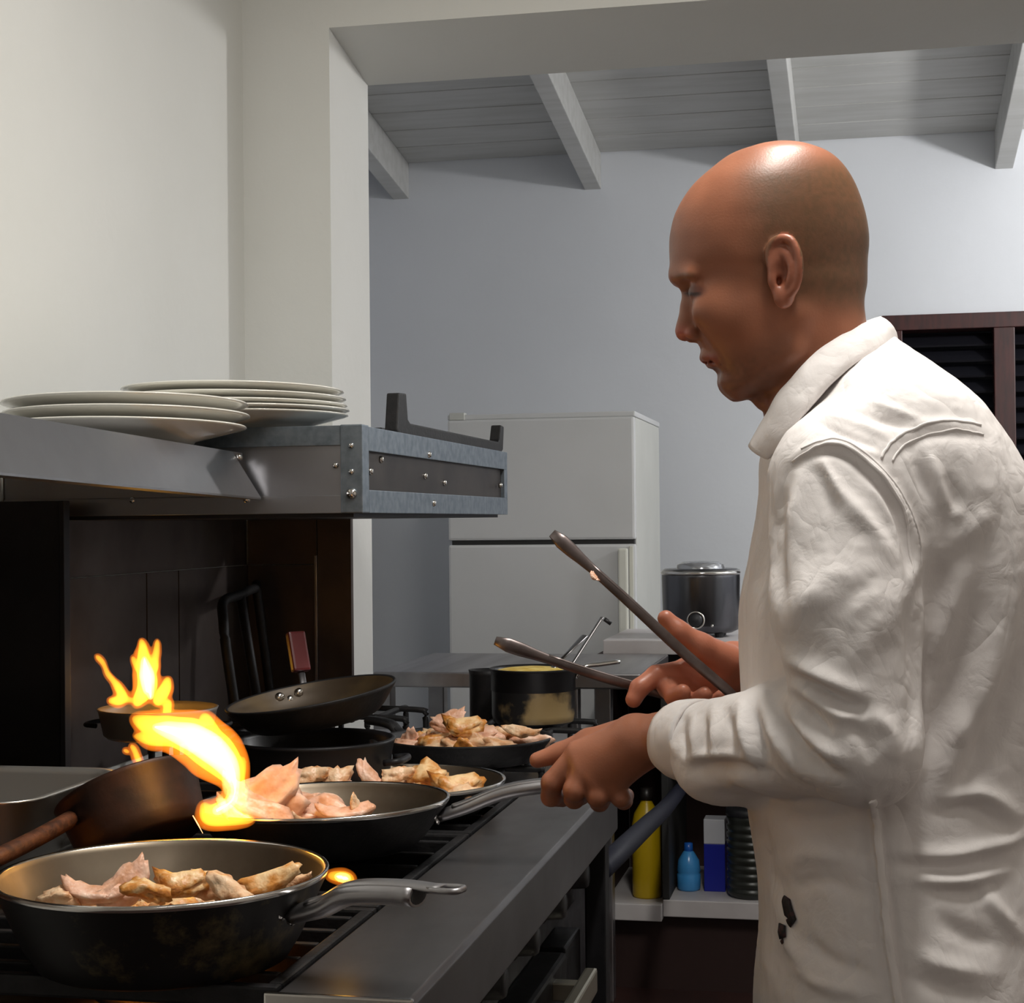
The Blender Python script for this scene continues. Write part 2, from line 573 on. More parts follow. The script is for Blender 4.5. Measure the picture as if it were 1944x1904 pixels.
# louvred window
win = struct(thing('window_1', 'dark red wooden louvred window in the rear wall behind the cook', 'window', (0.6, RY, WINZ0)))
del win['category']
def wbox(name, lo, hi, m, bev=0.003):
    o = box(name, (lo[0] - 0.6, lo[1] - RY, lo[2] - WINZ0), (hi[0] - 0.6, hi[1] - RY, hi[2] - WINZ0), m, win, bev)
    return o
wbox('frame_top', (WINX0, RY - 0.02, WINZ1 - 0.055), (WINX1, RY + 0.11, WINZ1), M_darkwood)
wbox('frame_bottom', (WINX0, RY - 0.02, WINZ0), (WINX1, RY + 0.11, WINZ0 + 0.06), M_darkwood)
for x0 in (WINX0, 0.462, WINX1 - 0.06):
    wbox('frame_post', (x0, RY - 0.018, WINZ0 + 0.06), (x0 + 0.072, RY + 0.108, WINZ1 - 0.055), M_darkwood)
for x0, x1 in ((WINX0 + 0.072, 0.462), (0.534, WINX1 - 0.06)):
    me = None
    z = WINZ0 + 0.085
    while z < WINZ1 - 0.07:
        if me is None:
            bm = bmesh.new()
            add_box(bm, (-(x1 - x0) / 2, -0.036, -0.004), ((x1 - x0) / 2, 0.036, 0.004))
            o = bm_obj('louvre_slat', bm, M_louvre, win)
            me = o.data
        else:
            o = link('louvre_slat', me, None, win)
        o.location = ((x0 + x1) / 2 - 0.6, 0.05, z - WINZ0)
        o.rotation_euler = (math.radians(38), 0, 0)
        z += 0.056
struct(box('wall_night_outside', (-0.2, RY + 0.9, 0.4), (1.5, RY + 0.95, 2.4), M_blackmatte))

# lamps (both hang outside the frame)
l1 = thing('fluorescent_lamp', 'white fluorescent batten lamp on the ceiling over the cook', 'lamp', LAMP1)
M_glow = bpy.data.materials.new('lamp_tube'); M_glow.use_nodes = True
M_glow.node_tree.nodes['Principled BSDF'].inputs['Emission Color'].default_value = (1, 0.97, 0.9, 1)
M_glow.node_tree.nodes['Principled BSDF'].inputs['Emission Strength'].default_value = 6
box('housing', (-0.09, -0.62, 0.0), (0.09, 0.62, 0.07), M_fridge, l1, 0.006)
for s in (-1, 1):
    tube('lamp_tube', [(s * 0.045, -0.6, -0.02), (s * 0.045, 0.6, -0.02)], 0.014, M_glow, l1)
l3 = copy_tree(l1)
l3.location = FILL_LAMP
l3['label'] = 'unseen batten fill lamp added on the ceiling behind the viewer'
l2 = thing('globe_lamp', 'small round white lamp hanging from the back room rafters', 'lamp', LAMP2)
link('globe', lathe_mesh('globe', [(0.0, -0.06)] + [(0.09 * _s(a), -0.06 * _c(a)) for a in np.linspace(0.2, 2.6, 10)] + [(0.03, 0.07), (0, 0.07)], 32), M_glow, l2)
tube('rod', [(0, 0, 0.06), (0, 0, 0.36)], 0.008, M_fridge, l2)

# ================================================================== BACK ROOM FURNITURE
fr = thing('refrigerator', 'tall pale grey two-door refrigerator against the rear wall', 'refrigerator', (-0.99, 5.53, 0))
fx0, fx1, fy0, fy1 = -0.299, 0.298, -0.33, 0.33
box('cabinet', (fx0, fy0 + 0.045, 0.03), (fx1, fy1, 1.645), M_fridgeside, fr, 0.006)
box('top_cap', (fx0 - 0.002, fy0 + 0.01, 1.645), (fx1 + 0.002, fy1, 1.662), M_fridge, fr, 0.004)
d1 = box('freezer_door', (fx0, fy0, 1.262), (fx1, fy0 + 0.042, 1.645), M_fridge, fr, 0.008)
d2 = box('fridge_door', (fx0, fy0, 0.06), (fx1, fy0 + 0.042, 1.248), M_fridge, fr, 0.008)
box('door_gasket', (fx0 + 0.01, fy0 + 0.010, 1.246), (fx1 - 0.005, fy0 + 0.05, 1.264), M_darkgap, fr)
box('handle', (fx1 - 0.052, fy0 - 0.022, 0.80), (fx1 - 0.022, fy0 - 0.001, 1.235), mat('cream_plastic', srgb(216, 216, 206), 0.4), d2, 0.006)
box('handle_edge', (fx1 - 0.018, fy0 - 0.006, 0.72), (fx1 - 0.006, fy0 - 0.0005, 1.242), mat('cream_trim', srgb(208, 208, 198), 0.4), d2, 0.002)
box('handle_screw_plate', (fx1 - 0.050, fy0 - 0.026, 0.925), (fx1 - 0.030, fy0 - 0.022, 0.965), mat('grey_plate', srgb(150, 146, 136), 0.5), d2, 0.002)
box('hinge', (fx0 + 0.006, fy0 + 0.004, 1.645), (fx0 + 0.055, fy0 + 0.04, 1.668), M_fridgeside, fr, 0.002)
box('plinth', (fx0 + 0.01, fy0 + 0.06, 0.0), (fx1 - 0.01, fy1 - 0.02, 0.03), M_darkgap, fr)

tb = thing('steel_table', 'stainless steel work table in front of the refrigerator', 'table', (-0.865, 4.35, 0))
box('table_top', (-0.335, -0.30, 0.912), (0.335, 0.30, 0.95), M_steel, tb, 0.004)
for sx in (-1, 0.5):
    for sy in (-1, 1):
        box('leg', (sx * 0.315 - 0.023, sy * 0.27 - 0.023, 0), (sx * 0.315 + 0.023, sy * 0.27 + 0.023, 0.912), M_steel, tb, 0.003)
box('lower_shelf', (-0.32, -0.28, 0.22), (0.17, 0.28, 0.245), M_steel, tb, 0.003)

sh = thing('shelf_unit', 'white open shelf unit holding bottles behind the stove', 'shelf', (-0.05, 4.95, 0))
M_shback = mat('shelf_dark_back', srgb(60, 38, 36), 0.7)
box('top', (-0.67, -0.25, 0.945), (0.75, 0.25, 0.985), M_laminate, sh, 0.003)
box('back_panel', (-0.665, 0.23, 0.05), (0.745, 0.25, 0.945), M_shback, sh)
box('shelf_board', (-0.67, -0.27, 0.205), (-0.510, 0.23, 0.252), M_laminate, sh, 0.003)
box('shelf_board', (-0.509, -0.25, 0.215), (0.73, 0.23, 0.262), M_laminate, sh, 0.003)
box('shelf_board', (-0.489, -0.18, 0.60), (0.73, 0.23, 0.63), M_shback, sh, 0.003)
box('side_panel', (-0.69, -0.25, 0), (-0.67, 0.25, 0.945), M_shback, sh, 0.002)
box('divider', (-0.510, -0.248, 0.262), (-0.490, 0.23, 0.945), M_darkgap, sh, 0.002)
box('side_panel', (0.73, -0.25, 0), (0.75, 0.25, 0.945), M_laminate, sh, 0.002)
box('plinth', (-0.66, -0.20, 0), (0.72, -0.18, 0.205), mat('dark_wood_plinth', srgb(44, 24, 21), 0.6), sh)

def bottle(name, label, loc, prof, m, capm, cap, grp=None, rot=0):
    t = thing(name, label, 'bottle', loc, (0, 0, rot))
    link('body', lathe_mesh('body', prof, 28), m, t)
    link('cap', lathe_mesh('cap', cap, 20), capm, t)
    return t
M_yel = mat('yellow_plastic', srgb(196, 164, 18), 0.35)
bottle('yellow_bottle', 'tall yellow plastic bottle on the low white shelf', (-0.612, 4.78, 0.252),
       [(0, 0), (0.038, 0), (0.042, 0.006), (0.042, 0.205), (0.036, 0.235), (0.02, 0.262), (0.016, 0.27), (0.016, 0.285), (0, 0.285)], M_yel,
       mat('dark_cap', srgb(30, 26, 24), 0.4), [(0, 0.31), (0.017, 0.308), (0.019, 0.285), (0.019, 0.275), (0.0165, 0.275)])
bottle('blue_bottle', 'small light blue plastic bottle on the low white shelf', (-0.500, 4.84, 0.262),
       [(0, 0), (0.028, 0), (0.033, 0.006), (0.034, 0.045), (0.031, 0.05), (0.034, 0.055), (0.030, 0.085), (0.016, 0.108), (0.012, 0.112), (0, 0.112)],
       mat('light_blue_plastic', srgb(70, 150, 215), 0.25), mat('blue_cap', srgb(30, 92, 180), 0.3), [(0, 0.135), (0.012, 0.134), (0.013, 0.112), (0.012, 0.110)])
cart = thing('blue_carton', 'narrow carton, deep blue below and white above, on the low shelf', 'carton', (-0.425, 4.86, 0.262))
box('blue_sleeve', (-0.030, -0.035, 0), (0.030, 0.035, 0.135), mat('deep_blue_card', srgb(22, 34, 150), 0.4), cart, 0.002)
box('white_top', (-0.030, -0.035, 0.135), (0.030, 0.035, 0.205), mat('white_card', srgb(190, 192, 200), 0.5), cart, 0.002)
cr = thing('ribbed_container', 'tall black ribbed plastic container on the low white shelf', 'container', (-0.318, 4.79, 0.262))
prof = [(0, 0), (0.058, 0), (0.066, 0.008)]
for k in range(9):
    z = 0.012 + k * 0.022
    prof += [(0.068, z), (0.069, z + 0.012), (0.0655, z + 0.014), (0.0655, z + 0.020)]
prof += [(0.068, 0.216), (0.068, 0.235), (0, 0.235)]
link('body', lathe_mesh('body', prof, 40), mat('black_ribbed', (0.02, 0.022, 0.018, 1), 0.35), cr)
link('lid', lathe_mesh('lid', [(0.069, 0.228), (0.071, 0.23), (0.071, 0.246), (0.06, 0.25), (0, 0.25)], 40), M_blackmatte, cr)

# slow cooker
ck = thing('rice_cooker', 'dark steel electric cooker with round dial on the shelf unit top', 'cooker', (-0.460, 4.88, 0.985))
M_cook = mat('dark_brushed_steel', (0.16, 0.16, 0.17, 1), 0.26, 1.0, col2=(0.09, 0.09, 0.10, 1), scale=6, stretch=(1, 1, 0.05))
link('body', lathe_mesh('body', [(0, 0.012), (0.09, 0.012), (0.106, 0.02), (0.110, 0.035), (0.113, 0.17), (0.112, 0.188), (0.104, 0.195), (0, 0.195)], 56), M_cook, ck)
link('lid', lathe_mesh('lid', [(0.070, 0.195), (0.068, 0.207), (0.05, 0.215), (0, 0.218)], 48), mat('smoked_lid', srgb(170, 172, 176), 0.15, 0.6), ck)
link('rim', lathe_mesh('rim', [(0.1135, 0.178), (0.1155, 0.184), (0.112, 0.192), (0.1105, 0.186)], 56, closed=True), M_chrome, ck)
for a in range(4):
    bm = bmesh.new(); bmesh.ops.create_cone(bm, cap_ends=True, segments=14, radius1=0.012, radius2=0.014, depth=0.014)
    bmesh.ops.translate(bm, verts=bm.verts, vec=(0.078 * _c(a * math.pi / 2 + .8), 0.078 * _s(a * math.pi / 2 + .8), 0.0065))
    bm_obj('foot', bm, M_blackmatte, ck)
dl = link('dial', lathe_mesh('dial', [(0, 0.010), (0.017, 0.010), (0.019, 0.0), (0.019, -0.012), (0, -0.012)], 30), M_blackmatte, ck)
dl.location = (-0.005, -0.108, 0.052); dl.rotation_euler = (math.radians(90), 0, 0)
rg = link('dial_ring', lathe_mesh('dial_ring', [(0.0205, 0.004), (0.0255, 0.003), (0.0255, -0.006), (0.0205, -0.006)], 30, closed=True), M_chrome, dl)
for s in (-1, 1):
    k = link('button', lathe_mesh('button', [(0, 0.004), (0.004, 0.003), (0.0045, -0.004), (0, -0.004)], 14), M_chrome, ck)
    k.location = (-0.005 + s * 0.045, -0.101, 0.036); k.rotation_euler = (math.radians(90), 0, 0)

# ================================================================== HOOD, SPLASHBACK
hood = thing('extractor_hood', 'galvanised steel extractor hood box over the stove with dark end panel', 'hood', (-1.05, 3.03, 1.336))
HX0, HX1, HY0, HY1, HZ0, HZ1 = WX + 0.004, -0.753, 2.50, 3.575, 1.336, 1.471
def hp(x, y, z): return (x + 1.05, y - 3.03, z - 1.336)
def hbox(name, lo, hi, m, bev=0.0, par=None):
    return box(name, hp(*lo), hp(*hi), m, par or hood, bev)
hbox('body', (HX0, HY0 + 0.006, HZ0 + 0.004), (HX1 - 0.012, HY1 - 0.004, HZ1 - 0.004), M_hoodsteel)
hbox('front_sheet', (HX0, HY0, HZ0), (HX1 - 0.036, HY0 + 0.006, HZ1), M_hoodsteel, 0.001)
hbox('front_lip', (HX0, HY0 - 0.004, HZ0), (HX1 - 0.036, HY0, HZ0 + 0.028), M_hoodsteel, 0.001)
hbox('top_lip', (HX0, HY0 - 0.004, HZ1 - 0.030), (HX1 - 0.036, HY0, HZ1 + 0.001), M_galv, 0.001)
hbox('corner_post', (HX1 - 0.036, HY0 - 0.006, HZ0), (HX1, HY0 + 0.03, HZ1 + 0.002), M_galv, 0.002)
hbox('end_strip_top', (HX1 - 0.012, HY0 + 0.03, HZ1 - 0.038), (HX1, HY1, HZ1), M_galv, 0.001)
hbox('end_strip_bottom', (HX1 - 0.012, HY0 + 0.03, HZ0), (HX1, HY1, HZ0 + 0.036), M_galv, 0.001)
hbox('end_strip_far', (HX1 - 0.012, HY1 - 0.03, HZ0 + 0.036), (HX1, HY1, HZ1 - 0.038), M_galv, 0.001)
hbox('end_panel', (HX1 - 0.014, HY0 + 0.03, HZ0 + 0.036), (HX1 - 0.008, HY1 - 0.03, HZ1 - 0.038), M_filter)
hbox('top_sheet', (HX0, HY0, HZ1 - 0.004), (HX1 - 0.004, HY1, HZ1), M_galv)
hbox('soot_tray', (HX0, HY0 + 0.01, HZ0 - 0.006), (HX1 - 0.02, HY1 - 0.01, HZ0 + 0.004), M_splashdark)
screw = lathe_mesh('bolt', [(0, 0.0045), (0.0035, 0.004), (0.0058, 0.0015), (0.006, -0.003), (0, -0.003)], 14)
screw.materials.append(M_chrome)
def bolt(p, rot, par, s=1.0):
    o = link('bolt', screw, None, par); o.location = p; o.rotation_euler = rot; o.scale = (s, s, s)
for (y, z) in ((2.62, 1.423), (2.90, 1.441), (2.90, 1.403), (3.04, 1.394), (3.50, 1.398), (2.93, 1.355), (2.56, 1.402)):
    bolt(hp(HX1 + (0.0005 if (z < 1.37 or z > 1.434 or y > 3.4) else -0.007), y, z), (0, math.radians(90), 0), hood)
for (x, z, s) in ((HX1 - 0.018, 1.366, 1.5), (HX1 - 0.018, 1.40, 0.8), (HX1 - 0.018, 1.44, 0.8), (-1.135, 1.36, 1.0), (HX1 - 0.045, 1.41, 0.8)):
    bolt(hp(x, HY0 - 0.006 if x > HX1 - 0.04 else HY0 - 0.001, z), (math.radians(90), 0, 0), hood, s)

can = thing('hood_canopy', 'long stainless steel ledge with folded lip carrying the nearer plates', 'hood', (-1.14, 1.9, 1.36))
CXU, CXL, CZU, CZL, CYE = -0.946, -0.916, 1.432, 1.362, 2.488
can.rotation_euler = (-0.022, 0, 0)
can.location.z += 0.0125
def cp(x, y, z): return (x + 1.14, y - 1.9, z - 1.36)
bm = bmesh.new()
add_box(bm, cp(WX + 0.004, 0.9, CZU - 0.006), cp(CXU, CYE - 0.002, CZU))
bm_obj('shelf_sheet', bm, M_hoodsteel, can)
def sheet(name, quad, th, m, par):
    q = [Vector(p) for p in quad]
    n = (q[1] - q[0]).cross(q[3] - q[0]).normalized() * th
    V = [tuple(p) for p in q] + [tuple(p - n) for p in q]
    Fs = [(0, 1, 2, 3), (7, 6, 5, 4)] + [(i, i + 4, (i + 1) % 4 + 4, (i + 1) % 4) for i in range(4)]
    o = link(name, mesh_from(name, V, Fs), m, par)
    bm = bmesh.new(); bm.from_mesh(o.data); bmesh.ops.recalc_face_normals(bm, faces=bm.faces[:]); bm.to_mesh(o.data); bm.free()
    return o
sheet('lip', [cp(CXL, 0.9, CZL), cp(CXL, CYE, CZL), cp(CXU, CYE - 0.045, CZU), cp(CXU, 0.9, CZU)], 0.003, M_hoodsteel, can)
sheet('lip_end', [cp(CXL, CYE, CZL), cp(CXL - 0.03, CYE - 0.001, CZL), cp(CXU - 0.012, CYE - 0.012, CZU), cp(CXU, CYE - 0.045, CZU)], 0.002, M_hoodsteel, can)
box('lip_hem', cp(CXL - 0.03, 0.9, CZL - 0.003), cp(CXL, CYE, CZL), M_hoodsteel, can)
bolt(cp(CXU + 0.006, CYE - 0.030, CZU - 0.008), (0, math.radians(60), 0), can, 1.0)
bolt(cp(CXL - 0.012, CYE - 0.03, CZL - 0.004), (math.radians(180), 0, 0), can, 1.0)

sp = thing('splashback', 'smoke-browned steel splashback sheets behind the stove', 'splashback', (WX, 3.0, 0.88))
def sbox(name, lo, hi, m, bev=0.001): return box(name, (lo[0] - WX, lo[1] - 3.0, lo[2] - 0.88), (hi[0] - WX, hi[1] - 3.0, hi[2] - 0.88), m, sp, bev)
for y0, y1 in ((1.30, 1.86), (1.865, 2.435), (2.44, 3.035), (3.04, 3.19), (3.195, 3.585)):
    sbox('side_sheet', (WX + 0.001, y0, 0.88), (WX + 0.009, y1, 1.2285), M_splash, 0)
sbox('side_sheet_upper', (WX + 0.001, 1.30, 1.23), (WX + 0.006, 3.585, 1.34), M_splash)
sbox('end_sheet', (WX + 0.010, 3.582, 0.88), (-1.190, 3.592, 1.2285), M_splash, 0)
sbox('end_sheet', (WX + 0.010, 3.582, 1.23), (-1.190, 3.592, 1.34), M_splash)
sbox('end_sheet', (-1.186, 3.575, 0.88), (-1.108, 3.592, 1.34), M_splash)
sbox('edge_strip', (-1.192, 3.570, 0.95), (-1.186, 3.582, 1.25), M_steel)
sd = thing('side_screen', 'blackened steel side screen standing below the stainless ledge', 'screen', (-1.29, 2.44, 0.86))
box('sheet', (-0.066, -0.004, 0.0), (0.072, 0.004, 0.50), M_splashdark, sd, 0.001)
box('edge_fold', (0.066, -0.016, 0.0), (0.074, 0.004, 0.50), M_splashdark, sd, 0.001)

# leaning wire rack behind the stove
rk = thing('wire_rack', 'dark wire oven rack leaning against the browned splashback', 'rack', (-1.27, 3.30, 0.87))
pts = [(0.10, -0.235, 0.0), (0.07, -0.235, 0.20), (0.055, -0.215, 0.265), (0.03, -0.15, 0.298), (0.0, 0.02, 0.304), (-0.03, 0.19, 0.310), (-0.034, 0.215, 0.29), (0.0, 0.225, 0.0)]
tube('outer_wire', spline(pts, 44), 0.010, M_iron, rk)
tube('cross_wire', [(0.05, 0.02, 0.0), (0.0, 0.02, 0.304)], 0.010, M_iron, rk)
tube('cross_wire', [(0.094, -0.235, 0.04), (0.0, 0.22, 0.04)], 0.006, M_iron, rk)

# upturned cast iron pan support on the hood
gr = thing('trivet_grate', 'black cast iron trivet lying upturned along the hood edge', 'trivet', (-0.835, 3.18, HZ1))
TH = 0.022
poly = [(-0.375, TH + 0.05), (-0.42, TH + 0.048), (-0.435, 0.004), (-0.425, 0.0), (0.40, 0.0), (0.42, 0.006), (0.432, TH + 0.036), (0.402, TH + 0.038), (0.385, TH + 0.006), (0.37, TH), (-0.35, TH), (-0.365, TH + 0.006)]
poly_prism('long_bar', poly, 'x', 0.045, 0.068, M_iron, gr, 0.003)
poly_prism('long_bar', [(-0.25, 0), (0.385, 0), (0.385, TH), (-0.25, TH)], 'x', -0.03, -0.012, M_iron, gr, 0.003)
for y in (-0.22, -0.02, 0.18, 0.37):
    box('cross_bar', (-0.012, y - 0.008, 0.001), (0.045, y + 0.008, TH - 0.004), M_iron, gr, 0.002)

# plates
def plate_mesh(r):
    fr_ = r * 0.56
    pr = [(0, 0.004), (fr_ - 0.006, 0.003), (fr_ - 0.005, 0.0), (fr_, 0.0), (fr_ + 0.004, 0.005), (r * 0.72, 0.012), (r * 0.97, 0.0235), (r, 0.0255), (r - 0.001, 0.0275), (r * 0.96, 0.027), (r * 0.70, 0.0165), (r * 0.60, 0.0095), (0, 0.008)]
    me = lathe_mesh('dinner_plate', pr, 72)
    me.materials.append(M_porcelain)
    return me
pm = plate_mesh(0.178)
rank = ['bottom', 'middle', 'top']
for k in range(3):
    o = link('dinner_plate', pm)
    o.location = (-1.056 + 0.004 * (k % 2), 2.295 + 0.004 * k, CZU + 0.0062 + 0.0165 * k)
    o.rotation_euler = (-0.022 - 0.003 * k, 0.002 + 0.004 * k, 0.3 * k)
    tag(o, 'white dinner plate, %s of the nearer stack of three on the steel ledge' % rank[k], 'plate', 'nearer plates on the ledge')
pm2 = plate_mesh(0.180)
rank = ['lowest', 'second lowest', 'middle', 'second highest', 'topmost']
zz = [0, 0.0085, 0.017, 0.028, 0.040]
for k in range(5):
    o = link('dinner_plate', pm2)
    o.location = (-1.000 + 0.003 * (k % 2) - 0.004 * (k > 2), 2.612 - 0.003 * k, HZ1 + 0.0005 + zz[k])
    o.rotation_euler = (math.radians(0.2 * k), math.radians(0.15 * k), 0.5 * k)
    tag(o, 'white dinner plate, %s of the farther stack on the galvanised hood' % rank[k], 'plate', 'farther plates on the hood')

# ================================================================== STOVE
SX0, SX1, SY0, SY1 = -1.335, -0.381, 1.40, 2.62
st = thing('cooking_range', 'black commercial gas range with a wide steel front rail', 'stove', (-0.86, 2.07, 0))
def sp_(p): return (p[0] + 0.86, p[1] - 2.07, p[2])
def rbox(name, lo, hi, m, bev=0.0, par=None): return box(name, sp_(lo), sp_(hi), m, par or st, bev)
rbox('body', (SX0, SY0 + 0.02, 0.13), (-0.47, SY1 - 0.01, 0.845), M_black, 0.004)
rbox('cooktop', (SX0, SY0 + 0.004, 0.845), (-0.509, SY1 - 0.004, 0.872), M_black, 0.003)
rbox('rear_upstand', (SX0, SY0 + 0.004, 0.872), (SX0 + 0.012, SY1 - 0.004, 0.90), M_black, 0.002)
# rail: folded sheet
poly_prism('front_rail', [(-0.507, 0.85), (-0.507, 0.909), (-0.505, 0.911), (-0.386, 0.911), (-0.381, 0.906), (-0.381, 0.838), (-0.388, 0.838), (-0.388, 0.85)], 'y', SY0 - 2.07, SY1 - 2.07, M_railsteel, None, 0.0015)
rail = bpy.context.scene.collection.objects[-1]
rail.parent = st
rail.location = (0.86, 0, 0)
rbox('rail_end_lip', (-0.515, SY0 - 0.006, 0.895), (-0.381, SY0 + 0.001, 0.913), M_chrome, 0.002)
rbox('control_panel', (-0.47, SY0 + 0.03, 0.73), (-0.445, SY1 - 0.03, 0.838), M_black, 0.003)
kn = lathe_mesh('control_knob', [(0, 0.03), (0.016, 0.03), (0.019, 0.026), (0.021, 0.004), (0.026, 0.0), (0.026, -0.003), (0, -0.003)], 24)
kn.materials.append(M_blackmatte)
for k in range(6):
    o = link('control_knob', kn, None, st)
    o.location = sp_((-0.442, 1.52 + k * 0.20, 0.785)); o.rotation_euler = (0, math.radians(90), 0)
door = rbox('oven_door', (-0.47, SY0 + 0.06, 0.20), (-0.425, 2.40, 0.70), M_black, 0.006)
M_brasssteel = mat('dull_yellowed_steel', (0.50, 0.47, 0.38, 1), 0.35, 1.0)
bm = bmesh.new(); add_box(bm, sp_((-0.392, 1.55, 0.655)), sp_((-0.374, 2.36, 0.69)))
hd = bm_obj('oven_handle', bm, M_brasssteel, door, False, 0.004)
for y in (1.62, 1.96, 2.30):
    rbox('handle_bracket', (-0.427, y - 0.012, 0.66), (-0.390, y + 0.012, 0.685), M_brasssteel, 0.002, door)
rbox('corner_post', (-0.425, SY1 - 0.06, 0.05), (-0.392, SY1 - 0.02, 0.838), M_black, 0.003)
rbox('drip_drawer', (-0.47, 2.42, 0.30), (-0.43, SY1 - 0.07, 0.70), M_black, 0.004)
for x in (SX0 + 0.05, -0.50):
    for y in (SY0 + 0.06, SY1 - 0.07):
        rbox('leg', (x - 0.025, y - 0.025, 0), (x + 0.025, y + 0.025, 0.13), M_steel, 0.003)
burn = lathe_mesh('burner', [(0, 0.022), (0.03, 0.022), (0.042, 0.018), (0.046, 0.008), (0.052, 0.006), (0.058, 0.0), (0, 0.0)], 32)
burn.materials.append(M_iron)
BUR = [(-0.67, 1.52), (-0.67, 1.97), (-0.66, 2.40), (-1.10, 1.62), (-1.10, 2.05), (-1.08, 2.50)]
for b in BUR:
    o = link('burner', burn, None, st); o.location = sp_((b[0], b[1], 0.872))

def grate(label, x0, x1, y0, y1, z, h=0.02, m=M_iron, rows=5):
    g = thing('pan_grate', label, 'grate', ((x0 + x1) / 2, (y0 + y1) / 2, z - h - 0.016), group='cast iron pan grates')
    w, d = (x1 - x0) / 2, (y1 - y0) / 2
    zt = h + 0.016
    fr_ = []
    for (a, b) in (((-w, -d), (w, -d + 0.014)), ((-w, d - 0.014), (w, d)), ((-w, -d + 0.014), (-w + 0.014, d - 0.014)), ((w - 0.014, -d + 0.014), (w, d - 0.014))):
        box('frame_bar', (a[0], a[1], zt - h), (b[0], b[1], zt), m, g, 0.003)
    for sx in (-1, 1):
        for sy in (-1, 1):
            box('foot', (sx * (w - 0.007) - 0.007, sy * (d - 0.007) - 0.007, 0), (sx * (w - 0.007) + 0.007, sy * (d - 0.007) + 0.007, zt - h), m, g)
    me = None
    for k in range(rows):
        y = -d + 0.02 + (k + 0.5) * (2 * d - 0.04) / rows
        if me is None:
            bm = bmesh.new(); add_box(bm, (-w + 0.014, -0.005, zt - h + 0.002), (w - 0.014, 0.005, zt)); o = bm_obj('bar', bm, m, g, False, 0.002); me = o.data
        else:
            o = link('bar', me, None, g)
        o.location = (0, y, 0)
    box('cross_bar', (-0.006, -d + 0.014, zt - h + 0.004), (0.006, d - 0.014, zt - 0.001), m, g, 0.002)
    return g
GZ = 0.908
grate('cast iron grate under the nearest frying pan', -0.925, -0.515, 1.43, 1.745, GZ)
grate('cast iron grate under the pan held by the cook', -0.925, -0.515, 1.75, 2.18, GZ)
grate('cast iron grate under the pan behind the held pan', -0.925, -0.515, 2.185, 2.60, GZ)
grate('scorched rusty grate bars beside the nearest pan on the rear burner', -1.325, -0.93, 1.43, 1.745, GZ, m=M_rust)
grate('cast iron grate under the steel roasting tray', -1.325, -0.93, 1.75, 2.18, GZ)
grate('cast iron grate under the black pot with the tilted pan', -1.325, -0.93, 2.185, 2.60, GZ)

# second hob at the far end
h2 = thing('gas_hob', 'low black gas hob at the far end of the range', 'stove', (-0.86, 3.16, 0))
def h2box(name, lo, hi, m, bev=0.003): return box(name, (lo[0] + 0.86, lo[1] - 3.16, lo[2]), (hi[0] + 0.86, hi[1] - 3.16, hi[2]), m, h2, bev)
h2box('body', (-1.30, 2.645, 0.10), (-0.545, 3.565, 0.85), M_black)
h2box('hob_top', (-1.305, 2.64, 0.85), (-0.53, 3.57, 0.868), M_steel)
h2box('front_panel', (-0.545, 2.66, 0.72), (-0.528, 3.55, 0.845), M_black)
for k in range(4):
    o = link('control_knob', kn, None, h2); o.location = (-0.526 + 0.86, 2.82 + 0.18 * k - 3.16, 0.785); o.rotation_euler = (0, math.radians(90), 0)
for x in (-1.25, -0.58):
    for y in (2.80, 3.52):
        h2box('leg', (x - 0.02, y - 0.02, 0), (x + 0.02, y + 0.02, 0.10), M_black)
for b in ((-0.69, 2.90), (-0.66, 3.33), (-1.08, 2.90), (-1.06, 3.33)):
    o = link('burner', burn, None, h2); o.location = (b[0] + 0.86, b[1] - 3.16, 0.868)
def wire_support(label, cx, cy, w, d, z0, z1):
    g = thing('pan_support', label, 'grate', (cx, cy, z0), group='wire pan supports of the far hob')
    for sx in (-1, 1):
        y = sx * d * 0.55
        P = spline([(-w, y, 0), (-w, y, (z1 - z0) * 0.7), (-w + 0.02, y, z1 - z0 - 0.006), (w - 0.02, y, z1 - z0 - 0.006), (w, y, (z1 - z0) * 0.7), (w, y, 0)], 26)
        tube('support_wire', P, 0.006, M_iron, g)
    for sx in (-1, 1):
        x = sx * w * 0.55
        P = spline([(x, -d, 0), (x, -d, (z1 - z0) * 0.7), (x, -d + 0.02, z1 - z0 - 0.008), (x, d - 0.02, z1 - z0 - 0.008), (x, d, (z1 - z0) * 0.7), (x, d, 0)], 26)
        tube('support_wire', P, 0.006, M_iron, g)
    return g
wire_support('wire pan support under the black iron skillet', -0.695, 2.92, 0.15, 0.14, 0.868, 0.902)
wire_support('wire pan support under the worn black saucepan', -0.675, 3.32, 0.135, 0.14, 0.868, 0.918)
wire_support('empty wire pan support near the end splashback', -1.02, 3.30, 0.13, 0.14, 0.868, 0.94)
for y0 in (2.9,):
    wire_support('wire pan support under the small flaming pot', -1.14, 2.86, 0.10, 0.10, 0.868, at(300, 1343, 2.90)[2] - 0.05)

